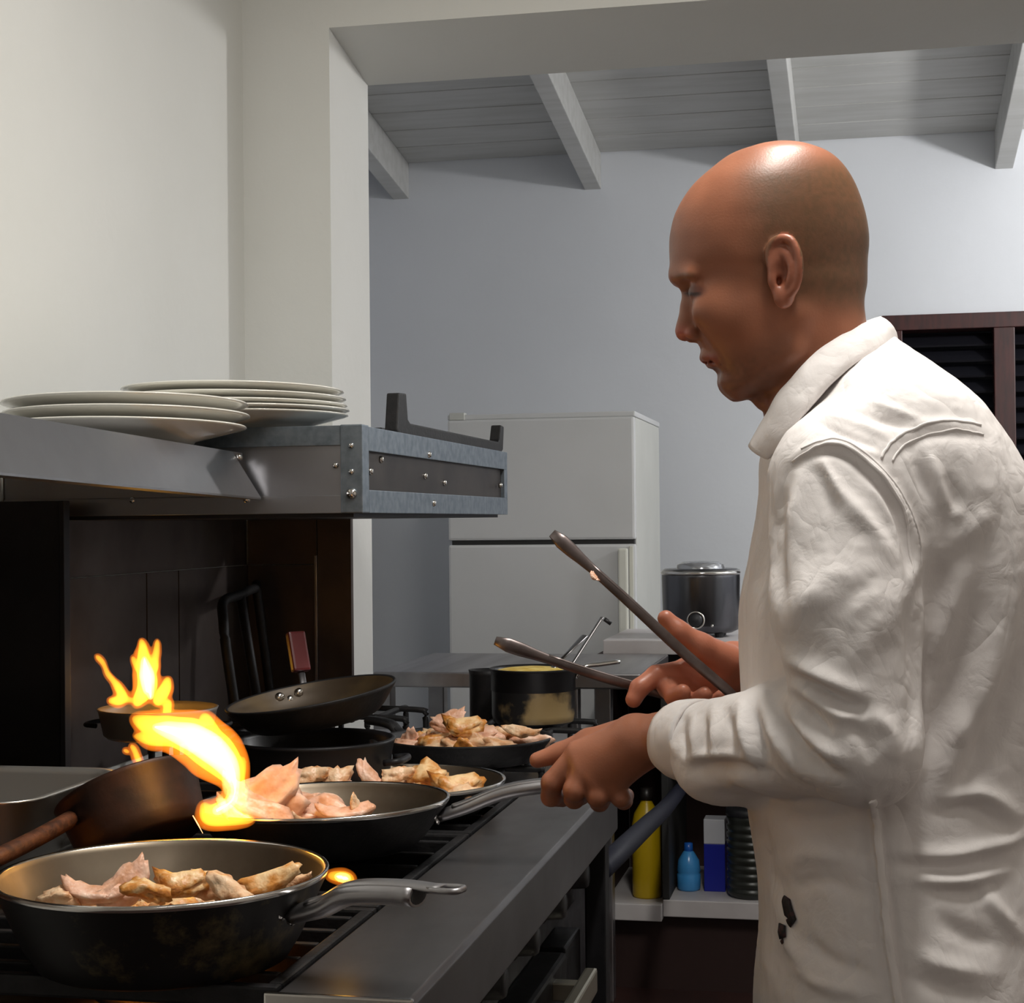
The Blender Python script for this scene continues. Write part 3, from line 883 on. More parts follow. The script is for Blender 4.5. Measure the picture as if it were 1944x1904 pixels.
# ------------------------------------------------------------------ pans
def bowl_mesh(r, depth, rb, lip=0.004, n=80):
    pr = [(0, 0), (rb - 0.006, 0), (rb, 0.003)]
    for t in (0.25, 0.5, 0.75):
        pr.append((rb + (r - 0.002 - rb) * t ** 0.8, 0.003 + (depth - 0.008) * t))
    pr += [(r - 0.0005, depth - 0.005), (r + 0.001, depth - 0.001), (r - 0.0005, depth + 0.0008), (r - lip, depth - 0.001), (r - lip - 0.0015, depth - 0.006)]
    k_rim = len(pr) - 4
    for t in (0.75, 0.5, 0.25):
        pr.append((rb - 0.002 + (r - 0.006 - rb) * t ** 0.8, 0.006 + (depth - 0.011) * t))
    pr += [(rb - 0.004, 0.0065), (rb - 0.012, 0.005), (0, 0.005)]
    return lathe_mesh('bowl', pr, n, mat_split=lambda i: 0 if i < k_rim - 1 else (2 if i < k_rim + 2 else 1))

def steel_handle(t, r, depth, length, rise, m, width=0.012, hang=True, rivets=True):
    """arched hollow steel handle along local +X"""
    z0 = depth * 0.72
    P = spline([(r * 0.925, 0, z0 - 0.006), (r + 0.02, 0, z0 + 0.004), (r + length * 0.35, 0, z0 + 0.012 + rise * 0.55), (r + length * 0.7, 0, z0 + 0.012 + rise * 0.95), (r + length, 0, z0 + 0.010 + rise)], 22)
    rad = [width * (0.8 + 0.25 * math.sin(min(1, i / 14) * 1.5)) for i in range(22)]
    hl = tube('handle', P[:19], rad[:19], m, t, n=16, flat=0.62, cap=True)
    tube('dark_end_plug', [P[18] - (P[18] - P[17]) * 0.02, P[18] + (P[18] - P[17]) * 0.06], [width * 0.9, width * 0.86], M_darkgap, hl, n=16, flat=0.58)  # dark plug painted as the shade inside the open handle end
    top = [p + np.array([0, 0, width * 0.45]) for p in P[3:]]
    tube('handle_strap', top, [width * 0.75] * 19, m, hl, n=12, flat=0.28)
    if hang:
        e = top[-1]
        L = [e + np.array(v) for v in ((-0.012, -0.009, 0), (0.014, -0.009, 0.001), (0.018, 0, 0.001), (0.014, 0.009, 0.001), (-0.012, 0.009, 0))]
        tube('hanging_loop', spline(L, 18), 0.003, m, hl, n=8)
    if rivets:
        for yy in (-0.016, 0, 0.016):
            o = link('rivet', screw, None, t)
            o.location = (r * 0.905 - abs(yy) * 0.04, yy, z0 + (0 if yy else -0.008)); o.rotation_euler = (0, math.radians(-80), 0); o.scale = (1.3, 1.3, 1.3)
    return hl

def frying_pan(label, c, rim_z, r, depth, rb, mats, ang, length, rise, tilt=(0, 0), **kw):
    t = thing('frying_pan', label, 'pan', (c[0], c[1], rim_z - depth), (tilt[0], tilt[1], 0))
    rot = bpy.data.objects.new('tmp', None)
    me = bowl_mesh(r, depth, rb)
    b = link('bowl', me, mats, t)
    kids = steel_handle(t, r, depth, length, rise, kw.get('hm', M_steel), width=kw.get('width', 0.013), hang=kw.get('hang', True))
    bpy.data.objects.remove(rot)
    t.rotation_mode = 'XYZ'
    Rm = Euler((tilt[0], tilt[1], 0)).to_matrix() @ Euler((0, 0, ang)).to_matrix()
    t.rotation_euler = Rm.to_euler()
    if tilt != (0, 0):
        c0 = Vector((c[0], c[1], rim_z))
        t.location = c0 - Rm @ Vector((0, 0, depth))
    return t
panmats = [M_panout, M_paninside, M_chrome]
ironmats = [M_iron, M_iron, M_iron]
P1 = (-0.654, 1.502)
frying_pan('nearest large steel frying pan with browned chicken and a worn outside', P1, 0.993, 0.156, 0.084, 0.118, panmats, math.radians(-13), 0.142, 0.012, width=0.0170)
P2 = (-0.648, 1.964)
frying_pan('steel frying pan held by the cook, flaming at its left rim', P2, 0.985, 0.155, 0.058, 0.115, [M_iron, M_paninside, M_chrome], math.radians(6), 0.21, 0.020, tilt=(math.radians(-0.8), math.radians(-1.2)), hang=False, width=0.0145)
P5 = (-0.648, 2.315)
frying_pan('dark frying pan of chicken just behind the held pan', P5, 0.957, 0.150, 0.049, 0.112, [M_iron, M_paninside, M_chrome], math.radians(115), 0.13, 0.03, width=0.011)
P4 = (-0.684, 2.885)
frying_pan('black iron skillet heaped with chicken on the far hob', P4, 0.945, 0.150, 0.042, 0.122, ironmats, math.radians(150), 0.12, 0.01, hm=M_iron)
P3 = tuple(at(590, 1316, 2.52)[:2])
frying_pan('brown-lined frying pan tilted on top of a black pot, handle drooping left', P3, at(590, 1316, 2.52)[2], 0.128, 0.042, 0.098, [M_iron, M_nonstick, M_iron], math.radians(126), 0.12, -0.040, tilt=(math.radians(5), math.radians(-8)), hm=M_chrome, hang=False, width=0.010)
pot = thing('black_pot', 'squat black pot under the tilted frying pan', 'pot', (P3[0], P3[1] + 0.01, GZ))
link('bowl', lathe_mesh('bowl', [(0, 0), (0.105, 0), (0.112, 0.006), (0.118, 0.07), (0.122, 0.086), (0.124, 0.09), (0.119, 0.092), (0.114, 0.085), (0.108, 0.01), (0, 0.008)], 64), M_black, pot)
for sx in (-1, 1):
    tube('loop_handle', spline([(sx * 0.118, -0.03, 0.06), (sx * 0.14, -0.026, 0.062), (sx * 0.14, 0.026, 0.062), (sx * 0.118, 0.03, 0.06)], 14), 0.005, M_black, pot)

# tilted blackened pan on the rear burner, red firelight tinted into its colour
c7 = at(240, 1495, 2.0)
t7 = thing('tilted_pan', 'blackened deep pan propped on edge with a scorched handle, beside the flames', 'pan', tuple(c7))
R7 = Euler((math.radians(-14), math.radians(-27), 0)).to_matrix()
t7.rotation_euler = R7.to_euler()
l7 = Vector(c7) - R7 @ Vector((0, 0, 0.074))
t7.location = l7
link('bowl', bowl_mesh(0.086, 0.074, 0.074), [M_fireglow, M_iron, M_fireglow], t7)
bt = link('bolt', screw, None, t7); bt.location = (-0.087, -0.008, 0.066); bt.rotation_euler = (0, math.radians(-90), 0); bt.scale = (1.4, 1.4, 1.4)
loc7 = lambda p: tuple(R7.transposed() @ (Vector(p) - l7))
hp7 = [at(148, 1546, 1.965), at(122, 1562, 1.92), at(60, 1596, 1.84), at(-30, 1640, 1.74)]
tube('handle', [loc7(p) for p in spline(hp7, 16)], 0.0135, M_rust, t7, n=14, flat=0.75)

# small pot with flames at the back
c6 = at(300, 1343, 2.90)
hh = 0.05
t6 = thing('small_pot', 'small shallow steel pot with flames rising from it near the wall', 'pot', (c6[0], c6[1], c6[2] - hh))
link('bowl', lathe_mesh('bowl', [(0, 0), (0.085, 0), (0.092, 0.006), (0.1, hh - 0.006), (0.103, hh), (0.1, hh + 0.001), (0.096, hh - 0.006), (0.088, 0.01), (0, 0.008)], 56), mat('dull_aluminium', srgb(150, 142, 132), 0.5, 0.3), t6)
for sx in (-1, 1):
    tube('loop_handle', spline([(sx * 0.1, -0.03, hh - 0.03), (sx * 0.122, -0.026, hh - 0.028), (sx * 0.122, 0.026, hh - 0.028), (sx * 0.1, 0.03, hh - 0.03)], 14), 0.004, M_iron, t6)

# roasting tray
ty = thing('roasting_tray', 'shallow stainless steel roasting tray on the rear burners', 'tray', (-1.160, 1.965, GZ))
def tray_mesh(w, d, h, rim):
    bm = bmesh.new()
    def ring(w, d, z, r, n=5):
        out = []
        for cx_, cy_, a0 in ((w - r, d - r, 0), (-w + r, d - r, 90), (-w + r, -d + r, 180), (w - r, -d + r, 270)):
            for k in range(n):
                a = math.radians(a0 + 90 * k / (n - 1))
                out.append(bm.verts.new((cx_ + r * _c(a), cy_ + r * _s(a), z)))
        return out
    prof = [(0.0, 0.0), (-0.002, 0.0), (0.004, 0.012), (0.008, h - 0.004), (rim, h), (rim, h + 0.0025), (0.007, h + 0.0015), (0.003, h - 0.006), (-0.003, 0.014), (-0.012, 0.003)]
    rings = [ring(w + o, d + o, z, 0.03 + max(o, 0)) for o, z in prof[1:]]
    for A, B in zip(rings, rings[1:]):
        for i in range(len(A)):
            bm.faces.new((A[i], A[(i + 1) % len(A)], B[(i + 1) % len(A)], B[i]))
    bm.faces.new(rings[0][::-1]); bm.faces.new(rings[-1])
    bmesh.ops.recalc_face_normals(bm, faces=bm.faces[:])
    me = bpy.data.meshes.new('tray'); bm.to_mesh(me); bm.free()
    return me
M_tray = mat('stained_stainless', (0.62, 0.60, 0.56, 1), 0.36, 0.85, col2=(0.16, 0.11, 0.07, 1), scale=18, lo=0.62, hi=0.74, rough2=0.5)
link('pan_body', tray_mesh(0.175, 0.125, 0.085, 0.018), M_tray, ty, True)
# side handle knob
tube('side_handle', spline([(0.186, -0.04, 0.07), (0.206, -0.035, 0.066), (0.206, 0.035, 0.066), (0.186, 0.04, 0.07)], 14), 0.004, M_chrome, ty)

# worn saucepan and its utensils
c8 = at(1012, 1268, 3.36)
z8 = 0.918
t8 = thing('saucepan', 'black saucepan with a worn brown patch, yellow food inside', 'pot', (c8[0], c8[1], z8))
h8 = c8[2] - z8
def worn():
    m, nt, b = _new('worn_enamel')
    tc = nt.nodes.new('ShaderNodeTexCoord')
    n = nt.nodes.new('ShaderNodeTexNoise'); n.inputs['Scale'].default_value = 9; n.inputs['Detail'].default_value = 6
    nt.links.new(tc.outputs['Object'], n.inputs['Vector'])
    r = nt.nodes.new('ShaderNodeValToRGB')
    r.color_ramp.elements[0].position = 0.50; r.color_ramp.elements[0].color = (0.012, 0.012, 0.013, 1)
    r.color_ramp.elements[1].position = 0.58; r.color_ramp.elements[1].color = srgb(150, 128, 88)
    nt.links.new(n.outputs['Fac'], r.inputs['Fac']); nt.links.new(r.outputs['Color'], b.inputs['Base Color'])
    b.inputs['Roughness'].default_value = 0.4
    return m
link('bowl', lathe_mesh('bowl', [(0, 0), (0.070, 0), (0.080, 0.006), (0.083, 0.02), (0.083, h8 - 0.045), (0.0845, h8 - 0.043), (0.0845, h8 - 0.004), (0.088, h8), (0.085, h8 + 0.001), (0.081, h8 - 0.006), (0.079, 0.01), (0, 0.008)], 56, mat_split=lambda i: 1 if 2 <= i <= 4 else 0), [M_black, worn()], t8)
fd = link('yellow_food', lathe_mesh('yellow_food', [(0.079, h8 - 0.006), (0.06, h8 - 0.001), (0.03, h8 + 0.002), (0, h8 + 0.003)], 40), mat('yellow_food', srgb(206, 170, 60), 0.5, col2=srgb(232, 208, 120), scale=60), t8)
tube('handle', spline([(0.083, 0.01, h8 - 0.02), (0.10, 0.015, h8 + 0.002), (0.13, 0.03, h8 + 0.006), (0.165, 0.05, h8 + 0.010)], 14), 0.009, M_chrome, t8, n=12, flat=0.55)
e0, e1 = at(1055, 1262, 3.36), at(1110, 1207, 3.40)
u1 = thing('serving_spoon', 'steel spoon with a wide flat handle standing in the saucepan', 'spoon', tuple(e0))
tube('handle', [(0, 0, 0)] + [tuple(e1 - e0)], [0.006, 0.010], M_steel, u1, n=12, flat=0.3)
tube('bowl', [tuple((e0 - e1) * 0.5), (0, 0, 0)], [0.014, 0.006], M_steel, u1, n=12, flat=0.4)
e0, e1, e2 = at(1085, 1262, 3.33), at(1143, 1172, 3.38), at(1160, 1184, 3.38)
u2 = thing('ladle', 'thin ladle with a hooked black tip standing in the saucepan', 'ladle', tuple(e0))
tube('handle', spline([tuple((e0 - e1) * 0.6), (0, 0, 0), tuple((e1 - e0) * 0.62), tuple(e1 - e0)], 16), [0.006] * 5 + [0.0045] * 11, M_steel, u2, n=10, flat=0.5)
tube('hook_tip', [tuple(e1 - e0 + (e2 - e1) * 0.25), tuple(e2 - e0)], 0.0045, M_blackmatte, u2, n=10)
c9 = at(925, 1272, 3.50)
t9 = thing('dark_canister', 'small dark pot half hidden behind the worn saucepan', 'pot', (c9[0], c9[1] + 0.012, 0.868))
h9 = c9[2] - 0.868
link('bowl', lathe_mesh('bowl', [(0, 0), (0.036, 0), (0.040, 0.005), (0.040, h9 - 0.01), (0.042, h9), (0.038, h9), (0.036, 0.01), (0, 0.008)], 40), M_iron, t9)

# red-handled tool standing behind the tilted pan
e0, e1 = at(572, 1275, 2.72), at(560, 1200, 2.74)
u3 = thing('turner', 'dark red wooden handle of a turner standing behind the tilted pan', 'utensil', tuple(e0))
a, b = (e0 - e1) * 1.2, e1 - e0
bm = bmesh.new(); add_box(bm, (-0.015, -0.008, 0), (0.015, 0.008, float(np.linalg.norm(b))))
hd = bm_obj('handle', bm, M_flame_red, u3, False, 0.004)
hd.rotation_euler = Vector(b).to_track_quat('Z', 'Y').to_euler()
tube('blade_shaft', [tuple(a * 1.05), (0, 0, 0)], 0.006, M_steel, u3, n=10, flat=0.5)

# gas hose hanging past the far end of the range
P = [at(1136, 1656, 2.80), at(1178, 1615, 2.92), at(1225, 1570, 3.35), at(1262, 1535, 3.95), at(1292, 1498, 4.70)]
hs = tube('gas_hose', [tuple(p) for p in spline(P, 24)], 0.019, mat('navy_rubber', (0.006, 0.007, 0.016, 1), 0.6, spec=0.2), None, n=14)
tag(hs, 'thick dark navy gas hose hanging past the far end of the range', 'hose')

# ------------------------------------------------------------------ chicken pieces
def chunk_mesh(seed, L, W, H, curl):
    bm = bmesh.new()
    bmesh.ops.create_icosphere(bm, subdivisions=3, radius=1.0)
    for v in bm.verts:
        p = v.co.copy()
        n1 = mnoise.noise(p * 1.3 + Vector((seed, 0, 0)))
        n2 = mnoise.noise(p * 3.1 + Vector((0, seed, 3)))
        n3 = mnoise.noise(p * 7.0 + Vector((3, 1, seed)))
        s = 1 + 0.38 * n1 + 0.30 * n2 + 0.14 * n3
        x, y, z = p.x * L * s, p.y * W * s, p.z * H * s
        z += curl * (x / L) ** 2 * H + 0.35 * H * math.sin(3.0 * y / W + seed) * (0.5 + 0.5 * n1)
        y += 0.35 * W * math.sin(2.2 * x / L + seed)
        v.co = (x, y, z)
    for f in bm.faces:
        f.smooth = True
    me = bpy.data.meshes.new('chicken_piece')
    bm.to_mesh(me); bm.free()
    return me
CH = []
for k in range(9):
    me = chunk_mesh(k * 3.7 + 1, *[(0.030, 0.017, 0.010, 0.5), (0.026, 0.020, 0.012, -0.3), (0.034, 0.014, 0.009, 0.8)][k % 3])
    me.materials.append(M_chick[k // 3])
    CH.append(me)
LOOK = ['pale', 'golden-browned', 'pinkish']
def pieces(label, group, specs):
    xs = sorted(q[0] for q in specs)
    for (x, y, z, v, s, rx, ry, rz) in specs:
        o = link('chicken_piece', CH[v])
        o.location = (x, y, z); o.scale = (s, s, s); o.rotation_euler = (rx, ry, rz)
        k = xs.index(x)
        place = 'leftmost' if k == 0 else 'rightmost' if k == len(xs) - 1 else 'left' if k < len(xs) / 3 else 'middle' if k < 2 * len(xs) / 3 else 'right'
        tag(o, '%s chicken piece, %s %s' % (LOOK[v // 3], place + (' one' if 'most' in place else ' part') + ' of those', label), 'chicken', group)
def pile(c, zf, r, n, heap, seed, kinds, smin=0.8, smax=1.15, squash=1.0):
    R = random.Random(seed)
    out = []
    for i in range(n):
        a = 2 * math.pi * (i * 0.381966 + R.random() * 0.08)
        q = r * math.sqrt((i + 0.5) / n)
        z = zf + 0.011 + heap * max(0, 1 - q / r) + R.random() * 0.006
        out.append((c[0] + q * _c(a), c[1] + q * _s(a) * squash, z, R.choice(kinds), R.uniform(smin, smax), R.uniform(-0.5, 0.5), R.uniform(-0.5, 0.5), R.uniform(0, 6.28)))
    return out
L1 = 'in the nearest large pan'
S1 = pile((P1[0] + 0.0, P1[1] - 0.005), 0.921, 0.104, 34, 0.026, 3, [0, 1, 3, 4, 5, 4, 3, 8], 0.62, 0.92)
for (px, py, d, v, s, rx, ry, rz) in ((232, 1672, 1.56, 6, 1.15, 1.0, -0.7, 0.9), (345, 1668, 1.56, 3, 1.1, 0.5, 0.2, 0.2), (280, 1682, 1.53, 4, 1.0, 0.3, 0.3, 1.4), (400, 1678, 1.57, 0, 1.15, 0.5, 0.3, -0.4), (440, 1690, 1.53, 2, 1.1, 0.2, 0.35, -0.3), (512, 1672, 1.57, 5, 1.2, 0.4, -0.25, 0.15), (120, 1692, 1.55, 1, 1.0, 0.1, 0.1, 0.4), (175, 1688, 1.55, 8, 1.0, 0.3, 0.2, 0.1), (560, 1668, 1.6, 2, 0.6, 0.5, -0.4, 0.3)):
    p = at(px, py + 8, d); S1.append((p[0], p[1], p[2], v, s * 0.78, rx, ry, rz))
pieces(L1, 'chicken pieces in the nearest pan', S1)
S2 = pile((P2[0] - 0.02, P2[1] - 0.02), 0.934, 0.085, 15, 0.016, 5, [0, 2, 6, 7, 8])
for (px, py, d, v, s, rx, ry, rz) in ((560, 1545, 2.0, 6, 1.0, 0.3, 0.2, 0.3), (620, 1538, 2.0, 7, 1.1, 0.4, 0, 0.1), (655, 1545, 1.98, 8, 0.9, 0.3, 0, 0.1), (676, 1538, 1.98, 2, 0.55, 0.3, 1.2, 0.1), (470, 1556, 1.97, 1, 0.9, 0, 0, 0.1), (590, 1522, 2.02, 6, 0.8, 0.9, 0, 0.1)):
    p = at(px, py, d); S2.append((p[0], p[1], p[2], v, s, rx, ry, rz))
pieces('lying in the held pan', 'chicken pieces in the held pan', S2)
S3 = []
for (px, py, d, v, s, rx, ry, rz) in ((500, 1500, 1.98, 6, 1.45, 1.2, -0.5, 0.5), (525, 1520, 1.99, 7, 1.35, 0.9, -0.2, 0.2), (480, 1528, 1.96, 8, 1.25, 0.6, 0.6, 0.1), (455, 1545, 1.95, 6, 1.1, 0.2, 0.6, 0.1)):
    p = at(px, py, d); S3.append((p[0], p[1], p[2], v, s, rx, ry, rz))
pieces('tossed up beside the flame', 'tossed chicken pieces', S3)
S5 = pile(P5, 0.914, 0.10, 16, 0.014, 8, [0, 1, 3, 4, 6])
for (px, py, d, v, s, rx, ry, rz) in ((588, 1474, 2.36, 0, 0.9, 0.4, 0, 0.1), (640, 1472, 2.36, 1, 0.8, 1.0, 0, 0.4), (700, 1470, 2.36, 6, 0.8, 0.4, 0.8, 0.1), (755, 1472, 2.36, 0, 0.8, 0.4, 0, 0.1), (812, 1470, 2.36, 4, 1.15, 0.6, -0.2, 0.1), (868, 1492, 2.33, 3, 1.25, 0.5, 0.2, 0.3), (885, 1505, 2.31, 1, 0.9, 0.5, 0.2, 0.3)):
    p = at(px, py, d); S5.append((p[0], p[1], p[2], v, s, rx, ry, rz))
pieces('in the dark pan behind the held one', 'chicken pieces in the pan behind', S5)
S4 = pile(P4, 0.917, 0.116, 28, 0.026, 11, [0, 1, 3, 6, 7, 8], 0.9, 1.25)
p = at(850, 1366, 2.93); S4.append((p[0], p[1], p[2], 6, 1.0, 1.1, -0.4, 0.3))
p = at(880, 1378, 2.88); S4.append((p[0], p[1], p[2], 3, 1.2, 0.5, 0.2, 0.1))
p = at(988, 1390, 2.87); S4.append((p[0], p[1], p[2], 2, 0.9, 0.3, 0.1, 0.1))
pieces('heaped in the iron skillet', 'chicken pieces in the iron skillet', S4)

# ------------------------------------------------------------------ flames
def vol_mat(name, col, strength):
    m = bpy.data.materials.new(name); m.use_nodes = True
    nt = m.node_tree
    nt.nodes.remove(nt.nodes['Principled BSDF'])
    e = nt.nodes.new('ShaderNodeEmission')
    e.inputs['Color'].default_value = col; e.inputs['Strength'].default_value = strength
    nt.links.new(e.outputs[0], nt.nodes['Material Output'].inputs['Volume'])
    return m
def emit_mat(name, col, strength):
    m = bpy.data.materials.new(name); m.use_nodes = True
    b = m.node_tree.nodes['Principled BSDF']
    b.inputs['Base Color'].default_value = (0, 0, 0, 1)
    b.inputs['Emission Color'].default_value = col; b.inputs['Emission Strength'].default_value = strength
    return m
M_fl_out = vol_mat('flame_outer_gas', (1.0, 0.22, 0.012, 1), 42)
M_fl_mid = vol_mat('flame_inner_gas', (1.0, 0.50, 0.03, 1), 110)
M_fl_core = emit_mat('flame_core', (1.0, 0.56, 0.055, 1), 15)
M_fl_hot = vol_mat('flame_hot_gas', (1.0, 0.74, 0.22, 1), 150)
M_glowred = vol_mat('faint_fire_glow', (1.0, 0.16, 0.02, 1), 4.0)

def flame_layer(strands, d0, grow, seed, h=0.0016, amp=0.003, tip=0.85):
    pts = [at(q[0], q[1], d0 + (q[3] if len(q) > 3 else 0)) for s_ in strands for q in s_]
    P = np.array(pts)
    mr = max(q[2] for s_ in strands for q in s_) * d0 / F + 0.02
    lo, hi = P.min(0) - mr, P.max(0) + mr
    V = Vol([np.arange(l, h_, h) for l, h_ in zip(lo, hi)])
    for s_ in strands:
        pp = [at(q[0], q[1], d0 + (q[3] if len(q) > 3 else 0)) for q in s_]
        rr = [max(q[2] * grow, 0.8) * d0 / F for q in s_]
        sp1 = spline(pp, len(pp) * 4)
        sr = spline([[r_] for r_ in rr], len(pp) * 4)
        V.chain(sp1, [max(float(r_[0]), 0.0006) for r_ in sr], 0.006 * grow)
    Pm, Q = V.mesh()
    N = normals(Pm, Q)
    f = vnoise(Pm, 34, seed) - 0.5 + 0.35 * (vnoise(Pm, 80, seed + 1) - 0.5)
    Pm = Pm + N * (f * amp * 2)[:, None]
    return relax(Pm, Q, 3), Q
def flame(label, strands, d0, core, loc, seed=1, name='flame', mid=0.62):
    t = thing(name, label, 'flame', loc)
    for nm, g, m, st_ in (('outer_flame', 1.0, M_fl_out, strands), ('inner_flame', mid + 0.06, M_fl_mid, strands), ('hot_flame', 0.62, M_fl_hot, core), ('flame_core', 0.26, M_fl_core, core)):
        if not st_:
            continue
        Pm, Q = flame_layer(st_, d0, g, seed, amp=0.0035 if g == 1.0 else 0.002)
        link(nm, np_mesh(nm, Pm - np.array(loc), Q), m, t)
    return t
big = [[(405, 1545, 26), (440, 1528, 26), (448, 1490, 24), (430, 1450, 40), (402, 1422, 50), (362, 1398, 46), (318, 1384, 34), (280, 1375, 21), (256, 1364, 6)],
       [(330, 1395, 26), (290, 1400, 16), (254, 1398, 4)],
       [(400, 1410, 34), (395, 1380, 18), (388, 1360, 7)],
       [(388, 1530, 12), (400, 1550, 18), (440, 1552, 18), (480, 1556, 8)],
       [(455, 1470, 14), (462, 1440, 5)]]
bigcore = [[(412, 1538, 16), (440, 1520, 16), (446, 1490, 14), (432, 1452, 30), (405, 1424, 38), (365, 1400, 38), (325, 1386, 24), (295, 1380, 10)]]
flame('big curling yellow flame leaping from the left rim of the held pan', big, 1.87, bigcore, tuple(at(420, 1550, 1.87)), 3)
small = [[(262, 1332, 16), (280, 1300, 26), (275, 1262, 20), (272, 1235, 13), (268, 1216, 5)],
         [(300, 1330, 16), (312, 1310, 14), (318, 1290, 9)],
         [(290, 1270, 14), (296, 1240, 9), (299, 1216, 4)],
         [(262, 1270, 8), (252, 1248, 3)],
         [(318, 1335, 12), (316, 1358, 8), (314, 1372, 3)],
         [(212, 1330, 10), (232, 1326, 14), (225, 1305, 12), (206, 1280, 7), (195, 1258, 4), (183, 1245, 2)],
         [(232, 1326, 10), (252, 1330, 5)]]
smallcore = [[(280, 1312, 12), (280, 1290, 20), (276, 1264, 14), (274, 1248, 6)], [(284, 1300, 12), (286, 1325, 8)]]
flame('pair of flame tongues rising from the small pot near the wall', small, 2.88, smallcore, tuple(at(262, 1340, 2.88)), 5)
lowf = [[(250, 1416, 4), (256, 1425, 6), (262, 1440, 8), (266, 1450, 4)], [(244, 1428, 3), (236, 1424, 3)]]
flame('small orange burner flame licking under the small pot', lowf, 2.84, None, tuple(at(258, 1450, 2.84)), 9, mid=0.5)
c1 = at(655, 1668, 1.60)
bf = [[(626, 1662, 5), (645, 1664, 9), (662, 1668, 9), (664, 1680, 5)]]
flame('yellow burner flame showing between the nearest pan and its handle', bf, 1.63, [[(640, 1664, 8), (660, 1668, 9)]], tuple(at(650, 1680, 1.63)), 11)
# burner flames under the near pans (gas ring)
for (bx, by_, lab, rr) in ((P1[0], P1[1] + 0.01, 'ring of orange gas flame under the nearest pan', 0.062), (-0.98, 1.70, 'ring of orange gas flame under the tilted blackened pan', 0.05)):
    t = thing('burner_flame', lab, 'flame', (bx, by_, 0.893), group='gas burner rings')
    fm = lathe_mesh('flame_tongue', [(0, 0.014), (0.002, 0.010), (0.0038, 0.004), (0.003, 0.0), (0, -0.001)], 8)
    fm.materials.append(emit_mat('gas_flame', (1.0, 0.28, 0.03, 1), 30))
    for k in range(18):
        a = 2 * math.pi * k / 18
        o = link('flame_tongue', fm, None, t); o.location = (rr * _c(a), rr * _s(a), 0); o.rotation_euler = (0.5 * _s(a), -0.5 * _c(a), 0)
sk = [at(366, 1548, 1.88), at(376, 1565, 1.88), at(385, 1582, 1.88)]
tag(tube('spark_trail', [tuple(p) for p in sk], [0.0006, 0.0007, 0.0003], emit_mat('spark', (1.0, 0.45, 0.2, 1), 2.5), None, n=6), 'thin orange spark flying below the big flame', 'spark')

# ================================================================== THE COOK
# modelled in a frame whose axes are right / up / toward the viewer, then placed in the room
def Lc(px, py, d):
    return np.array([(px - CX) / F * d, -(py - CY) / F * d, -d])
def to_world(P):
    return CAM + P[:, :1] * RT + P[:, 1:2] * UP - P[:, 2:3] * FWD
D0 = 1.78
K0 = D0 / F
ROOT = np.array([0.03, 1.80, 0.0])
cook = thing('person', 'bald man in a loose white shirt cooking at the stove with tongs', 'person', tuple(ROOT))

def section_fn(rows, d, n=2.2):
    """stack of rounded sections: rows (py, x_front, x_back, half_width_m)"""
    R = np.array(spline(rows, 160))
    v = -(R[:, 0] - CY) / F * d
    o = np.argsort(v)
    v = v[o]; R = R[o]
    xf = (R[:, 1] - CX) / F * d; xb = (R[:, 2] - CX) / F * d
    def fn(X, Y, Z):
        y = Y.ravel()
        c = np.interp(y, v, (xf + xb) / 2)[None, :, None]
        a = np.maximum(np.interp(y, v, (xb - xf) / 2), 0.002)[None, :, None]
        b = np.maximum(np.interp(y, v, R[:, 3]), 0.002)[None, :, None]
        q = (np.abs((X - c) / a) ** n + np.abs((Z + d) / b) ** n) ** (1 / n)
        f = (q - 1) * np.minimum(a, b)
        over = np.maximum(np.maximum(Y - v[-1], v[0] - Y), 0)
        return np.where(over > 0, np.maximum(f, over), f)
    lo = [xf.min(), v[0], -d - R[:, 3].max()]
    hi = [xb.max(), v[-1], -d + R[:, 3].max()]
    return fn, lo, hi

hs_ = 0.0021
ax_u = np.arange(-0.002, 0.64, hs_)
ax_v = np.concatenate([np.arange(-1.335, -0.36, 0.012), np.arange(-0.36, 0.392, hs_)])
ax_w = np.arange(-2.13, -1.52, hs_)
B = Vol([ax_u, ax_v, ax_w])

# skull and face mass
head_rows = [(271.2, 1474, 1490, 0.006), (273, 1456, 1510, 0.016), (276, 1440, 1526, 0.0245), (282, 1420, 1546, 0.0335), (296, 1383, 1576, 0.047), (320, 1350, 1601, 0.059), (355, 1312, 1622, 0.069), (400, 1284, 1638, 0.0755),
             (440, 1273, 1646, 0.0775), (470, 1271, 1647, 0.077), (500, 1273, 1643, 0.075), (522, 1281, 1638, 0.072), (545, 1297, 1630, 0.070), (570, 1307, 1610, 0.067),
             (600, 1313, 1585, 0.0645), (630, 1320, 1565, 0.062), (655, 1328, 1548, 0.059), (680, 1340, 1530, 0.054), (705, 1358, 1508, 0.047), (728, 1370, 1480, 0.037), (742, 1382, 1452, 0.026), (751, 1398, 1428, 0.012)]
fn, lo, hi = section_fn(head_rows, D0, 2.15)
B.apply(fn, lo, hi, 0.0)
def H(px, py, w=0.0):
    q = Lc(px, py, D0 - abs(w))
    return np.array([q[0], q[1], -D0 + w])
